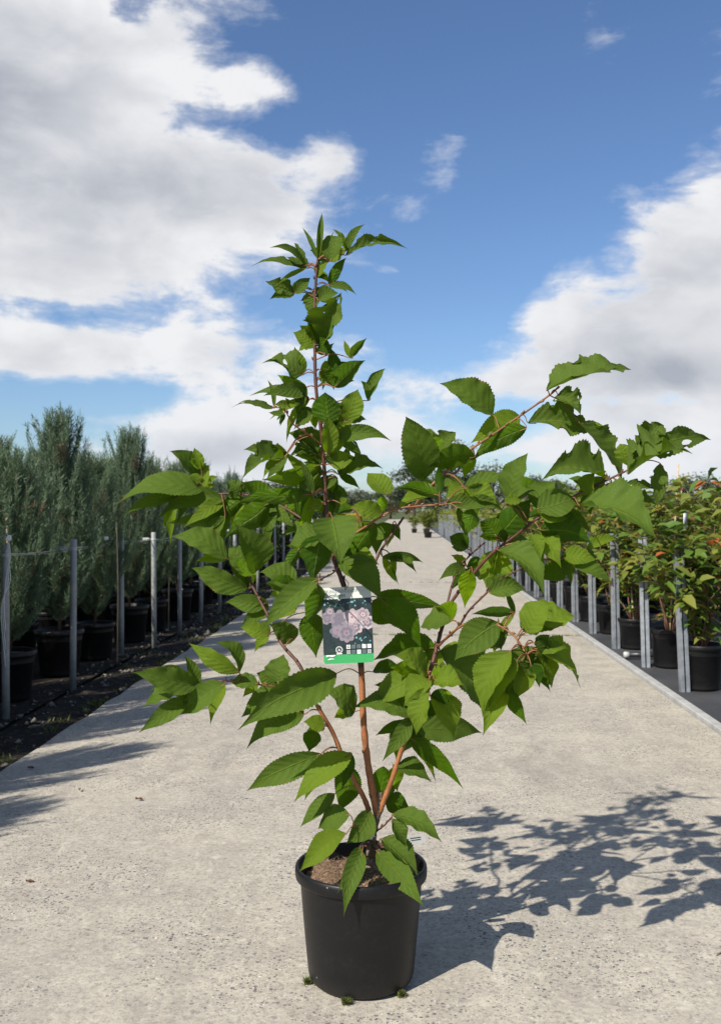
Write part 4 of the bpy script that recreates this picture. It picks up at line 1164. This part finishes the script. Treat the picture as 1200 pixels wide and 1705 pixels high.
# ------------------------------------------------------------------ posts
lp = [5.05, 5.90, 7.30, 7.80, 8.57, 9.43, 10.35, 11.3, 12.2, 13.1, 14.0, 14.9, 15.9, 17, 18.2, 19.5, 21, 22.6, 24.4, 26.4, 28.6, 31]
lx = [-2.05, -1.985, -2.09, -1.97, -1.94, -1.93, -1.92] + [-1.92] * 20
mb = MB(); mb.tube([(0, 0, -.05), (0, 0, .3), (0, 0, .6), (0, 0, .895), (0, 0, .902)], [.0195, .0195, .0195, .0195, .016], 16); tube_me = mb.mesh('tube', M['tubepost'])
mb = MB(); mb.lathe([(.0198, .836), (.0212, .838), (.0212, .850), (.0198, .852)], 16); band_me = mb.mesh('band', M['greyplastic'])
for i, y in enumerate(lp):
    e = tag(empty('tube_post', (lx[i], y, -.015), i * .7), 'grey tubular post, %s nearest in the row along the left verge' % ordinal(i), 'post', 'tubular posts left of the lane')
    e.rotation_euler = (R(rs.gauss(0, .5)), R(rs.gauss(0, .6)), i * .7); link('tube', tube_me, e); link('band', band_me, e)
    if i < 9:
        mb = MB(); mb.box((0, 0, 0), (.052, .022, .024), bev=.003); t_ = mb.build('tensioner_body', M['greyplastic'], None, None, False)
        r0 = tag(empty('wire_tensioner', (lx[i] - .062, y - .01, .832), .15), 'grey wire tensioner fixed left of the %s nearest post on the left' % ordinal(i), 'tensioner', 'wire tensioners on the left posts')
        t_.parent = r0; mb = MB(); mb.tube([(.012, -.014, 0), (.012, .014, 0)], .007, 10); mb.build('spool', M['galv'], r0)
for side_, (ys_, xs_, z) in enumerate(((lp, lx, .835),)):
    mb = MB()
    pts = []
    for (x0, y0), (x1, y1) in zip([(-2.13, 3.9)] + list(zip(xs_, ys_)), list(zip(xs_, ys_))):
        for k in range(6):
            t = k / 6; pts.append((x0 + (x1 - x0) * t - .025, y0 + (y1 - y0) * t, z - .012 * math.sin(math.pi * t)))
    mb.tube(pts, .0022, 5); mb.tube([(p[0], p[1], p[2] - .012 + .006 * math.sin(p[1] * 5)) for p in pts], .0016, 5)
    tag(mb.build('fence_wire', M['wire']), 'thin pale wire strung along the tubular posts on the left', 'wire')
# white tie on the nearest left post, with cord running down
e = tag(empty('cable_tie', (-2.035, 5.02, .90)), 'white plastic tie with loose cord at the nearest left post', 'tie')
mb = MB(); mb.box((.012, -.02, .02), (.040, .012, .030), 0, .5, .004); mb.box((.005, -.02, .035), (.022, .012, .020), 0, -.3, .003); mb.build('clip', M['whiteplastic'], e, None, False)
for k in range(3):
    mb = MB(); mb.tube(catmull([(.02, -.022, .01), (.03 - .006 * k, -.026, -.08), (.008 + .012 * k, -.03, -.20), (.0 - .008 * k, -.028, -.34), (.006, -.026, -.46 - .09 * k)], 5), .0022, 5); mb.build('cord', M['whiteplastic'], e)
e = tag(empty('cable_tie', (-2.03, 6.72, .86)), 'small white plastic tie on the wire before the third left post', 'tie'); mb = MB(); mb.box((0, 0, .01), (.03, .01, .024), 0, .4, .003); mb.build('clip', M['whiteplastic'], e, None, False)
for (x, y, h, lab) in ((-2.12, 5.25, 1.02, 'pale bamboo cane beside the nearest left conifer'), (-2.02, 6.95, .98, 'thin bamboo cane beside the third left post'), (-2.13, 8.95, 1.05, 'reddish bamboo cane beside the fifth left post')):
    mb = MB(); mb.tube([(0, 0, -.05), (.004, 0, h * .5), (-.006, 0, h)], .0055, 7); tag(mb.build('bamboo_cane', M['cane'], None, (x, y, 0)), lab, 'cane')
# right: lipped steel channels, slot towards the viewer
def channel():
    w, d, t, lip = .062, .040, .0028, .0235; mb = MB(); h = .945
    mb.box((0, d / 2, h / 2 - .05), (w, t, h)); 
    for s in (-1, 1):
        mb.box((s * (w / 2 - t / 2), -.0001, h / 2 - .05), (t, d - t, h)); mb.box((s * (w / 2 - lip / 2 - t), -d / 2 + t / 2, h / 2 - .05), (lip, t, h))
    return mb.mesh('channel', M['galv'], False)
ch = channel(); mb = MB(); mb.box((0, -.002, .8965), (.066, .05, .004)); mb.box((.0, .020, .900), (.066, .006, .016)); cap_me = mb.mesh('bracket', M['galv'], False)
mb = MB(); mb.tube([(0, 0, 0), (0, -.03, 0)], .006, 8)
ry = [4.15, 5.05, 5.95, 6.86, 7.79, 8.73, 9.64] + [10.55 + .93 * k for k in range(38)]
vis = 0
for i, y in enumerate(ry):
    inside = 670 + 1.66 * FPX / y < 1215
    lab = ('galvanised channel post, %s nearest in the row along the right edging' % ordinal(vis)) if inside else 'galvanised channel post just beyond the right edge of the picture'
    vis += inside
    e = tag(empty('channel_post', (1.663 + rs.uniform(-.008, .008), y, -.014), rs.uniform(-.08, .16)), lab, 'post', 'channel posts right of the lane')
    e.rotation_euler = (R(rs.gauss(0, 1.2)), R(rs.gauss(-1.2 if i < 7 else 0, 1.1)), R(rs.gauss(6, 5))); e.scale = (.9, .9, rs.uniform(.97, 1.02)); link('channel', ch, e); link('bracket', cap_me, e)
e = tag(empty('drip_pipe', (1.72, 7.2, .022)), 'short black irrigation pipe with a clear cap lying on the ground cover', 'pipe')
mb = MB(); mb.tube([(-.10, -.0, 0), (.02, .01, 0), (.35, .05, 0)], .021, 12); mb.build('pipe', M['pipe'], e)
mb = MB(); mb.tube([(-.135, -.003, 0), (-.128, -.003, 0), (-.098, 0, 0)], [.018, .024, .024], 12); mb.build('cap', M['greyplastic'], e)

# ------------------------------------------------------------------ far trees and house
def tree_mesh(seed, h, w, gaps, mat, n=5200):
    r = np.random.default_rng(seed); mb = MB(); V = []; F = []
    trunk_h = h * .28; mb.tube([(0, 0, 0), (.02 * h, 0, trunk_h), (0, .01 * h, h * .6), (0, 0, h * .92)], [.028 * h, .020 * h, .012 * h, .002 * h], 8)
    cl = []
    for k in range(34):
        z = h * r.uniform(.26, .97); q = w * math.sqrt(max(.02, 1 - ((z / h - .52) / .5) ** 2)) * math.sqrt(r.uniform(.05, 1)); a = r.uniform(0, 6.283)
        c = np.array([q * math.cos(a), q * math.sin(a), z]); cl.append((c, w * r.uniform(.20, .42))); mb.tube([(0, 0, max(trunk_h * .8, z - q * .9)), tuple(c * .6 + np.array([0, 0, z * .38])), tuple(c)], [.008 * h, .005 * h, .001 * h], 5)
    per = n // len(cl)
    for c, s in cl:
        P = c + r.normal(0, 1, (per, 3)) * s * np.array([.55, .55, .42])
        for p in P:
            d = r.normal(0, 1, 3); d /= np.linalg.norm(d); e_ = np.cross(d, r.normal(0, 1, 3)); e_ /= np.linalg.norm(e_); l = h * r.uniform(.010, .022) * gaps; i = len(V)
            V += [p - d * l, p + e_ * l * .5, p + d * l, p - e_ * l * .5]; F += [(i, i + 1, i + 2), (i, i + 2, i + 3)]
    return fast_mesh('crown', V, F, mat), mb.mesh('trunk', M['conifer_wood'])
protos = []
for k, (hh, ww, gp, mt) in enumerate(((7, 1.9, 1.0, 'tree_far'), (6, 2.6, 1.4, 'tree_far2'), (5, 2.8, 1.5, 'tree_far'))):
    c, tr = tree_mesh(200 + k, hh, ww, gp, M[mt]); e = empty('far_tree', (0, 0, 0)); link('crown', c, e); link('trunk', tr, e); protos.append(e)
ut = [False] * 3
def far(xp, ytop, d, k, wide, lab):
    p = px(xp, 850, d); h = (850 - ytop) / FPX * d + CAM_H; s = h / (7, 6, 5)[k] * .97
    place(protos, ut, k, (p.x, p.y, -.06), xp * .37, (s * wide, s * wide, s), lab, 'tree', 'trees beyond the nursery')
far(757, 733, 95, 0, 1.0, 'tall thin-crowned tree beyond the nursery, seen through the cherry')
far(690, 768, 90, 1, 1.0, 'rounded tree beyond the end of the lane, left of the tall thin one')
far(726, 790, 100, 2, 1.0, 'low bushy tree between the rounded and the tall thin tree')
far(822, 775, 105, 2, 1.2, 'broad rounded tree just right of the tall thin one')
far(900, 792, 100, 1, 1.0, 'dark tree beside the tiled roof beyond the nursery')
far(935, 800, 96, 1, 1.1, 'dark spreading tree right of the tiled roof')
far(985, 802, 110, 2, 1.2, 'low broad tree hidden behind the cherry\'s right branch')
far(1060, 812, 110, 2, 1.5, 'low rounded tree beyond the shrubs on the right')
far(1150, 793, 110, 2, 1.7, 'wide green tree mass beyond the far right shrubs')
far(1215, 800, 110, 1, 1.5, 'dark tree at the far right edge beyond the shrubs')
far(650, 812, 130, 2, 1.5, 'low far tree at the vanishing point of the lane')
far(610, 816, 140, 1, 1.4, 'small dark far tree left of the lane\'s end')
far(565, 812, 130, 2, 1.6, 'low far tree behind the cherry\'s stem')
far(520, 806, 120, 1, 1.6, 'dark far tree behind the left posts')
far(470, 800, 125, 2, 1.6, 'far tree behind the dark evergreens on the left')
far(420, 806, 120, 2, 1.6, 'far tree showing just right of the conifers')
hp = px(872, 850, 120); hs = tag(empty('house', (hp.x, hp.y, -.06), .2), 'small cream house with a terracotta roof beyond the nursery', 'house')
mb = MB(); mb.box((0, 0, .9), (4.6, 3.2, 1.8)); mb.build('wall', M['render'], hs, None, False)
mb = MB(); mb.add([(-2.5, -1.8, 1.78), (2.5, -1.8, 1.78), (2.5, 1.8, 1.78), (-2.5, 1.8, 1.78), (-1.5, 0, 2.75), (1.5, 0, 2.75)], [(0, 1, 5, 4), (2, 3, 4, 5), (1, 2, 5), (3, 0, 4), (3, 2, 1, 0)]); mb.build('roof', M['rooftile'], hs, None, False)
for x in (-1.4, 0, 1.4):
    mb = MB(); mb.box((x, -1.61, 1.05), (.7, .06, .8)); mb.build('window', M['glass'], hs, None, False)
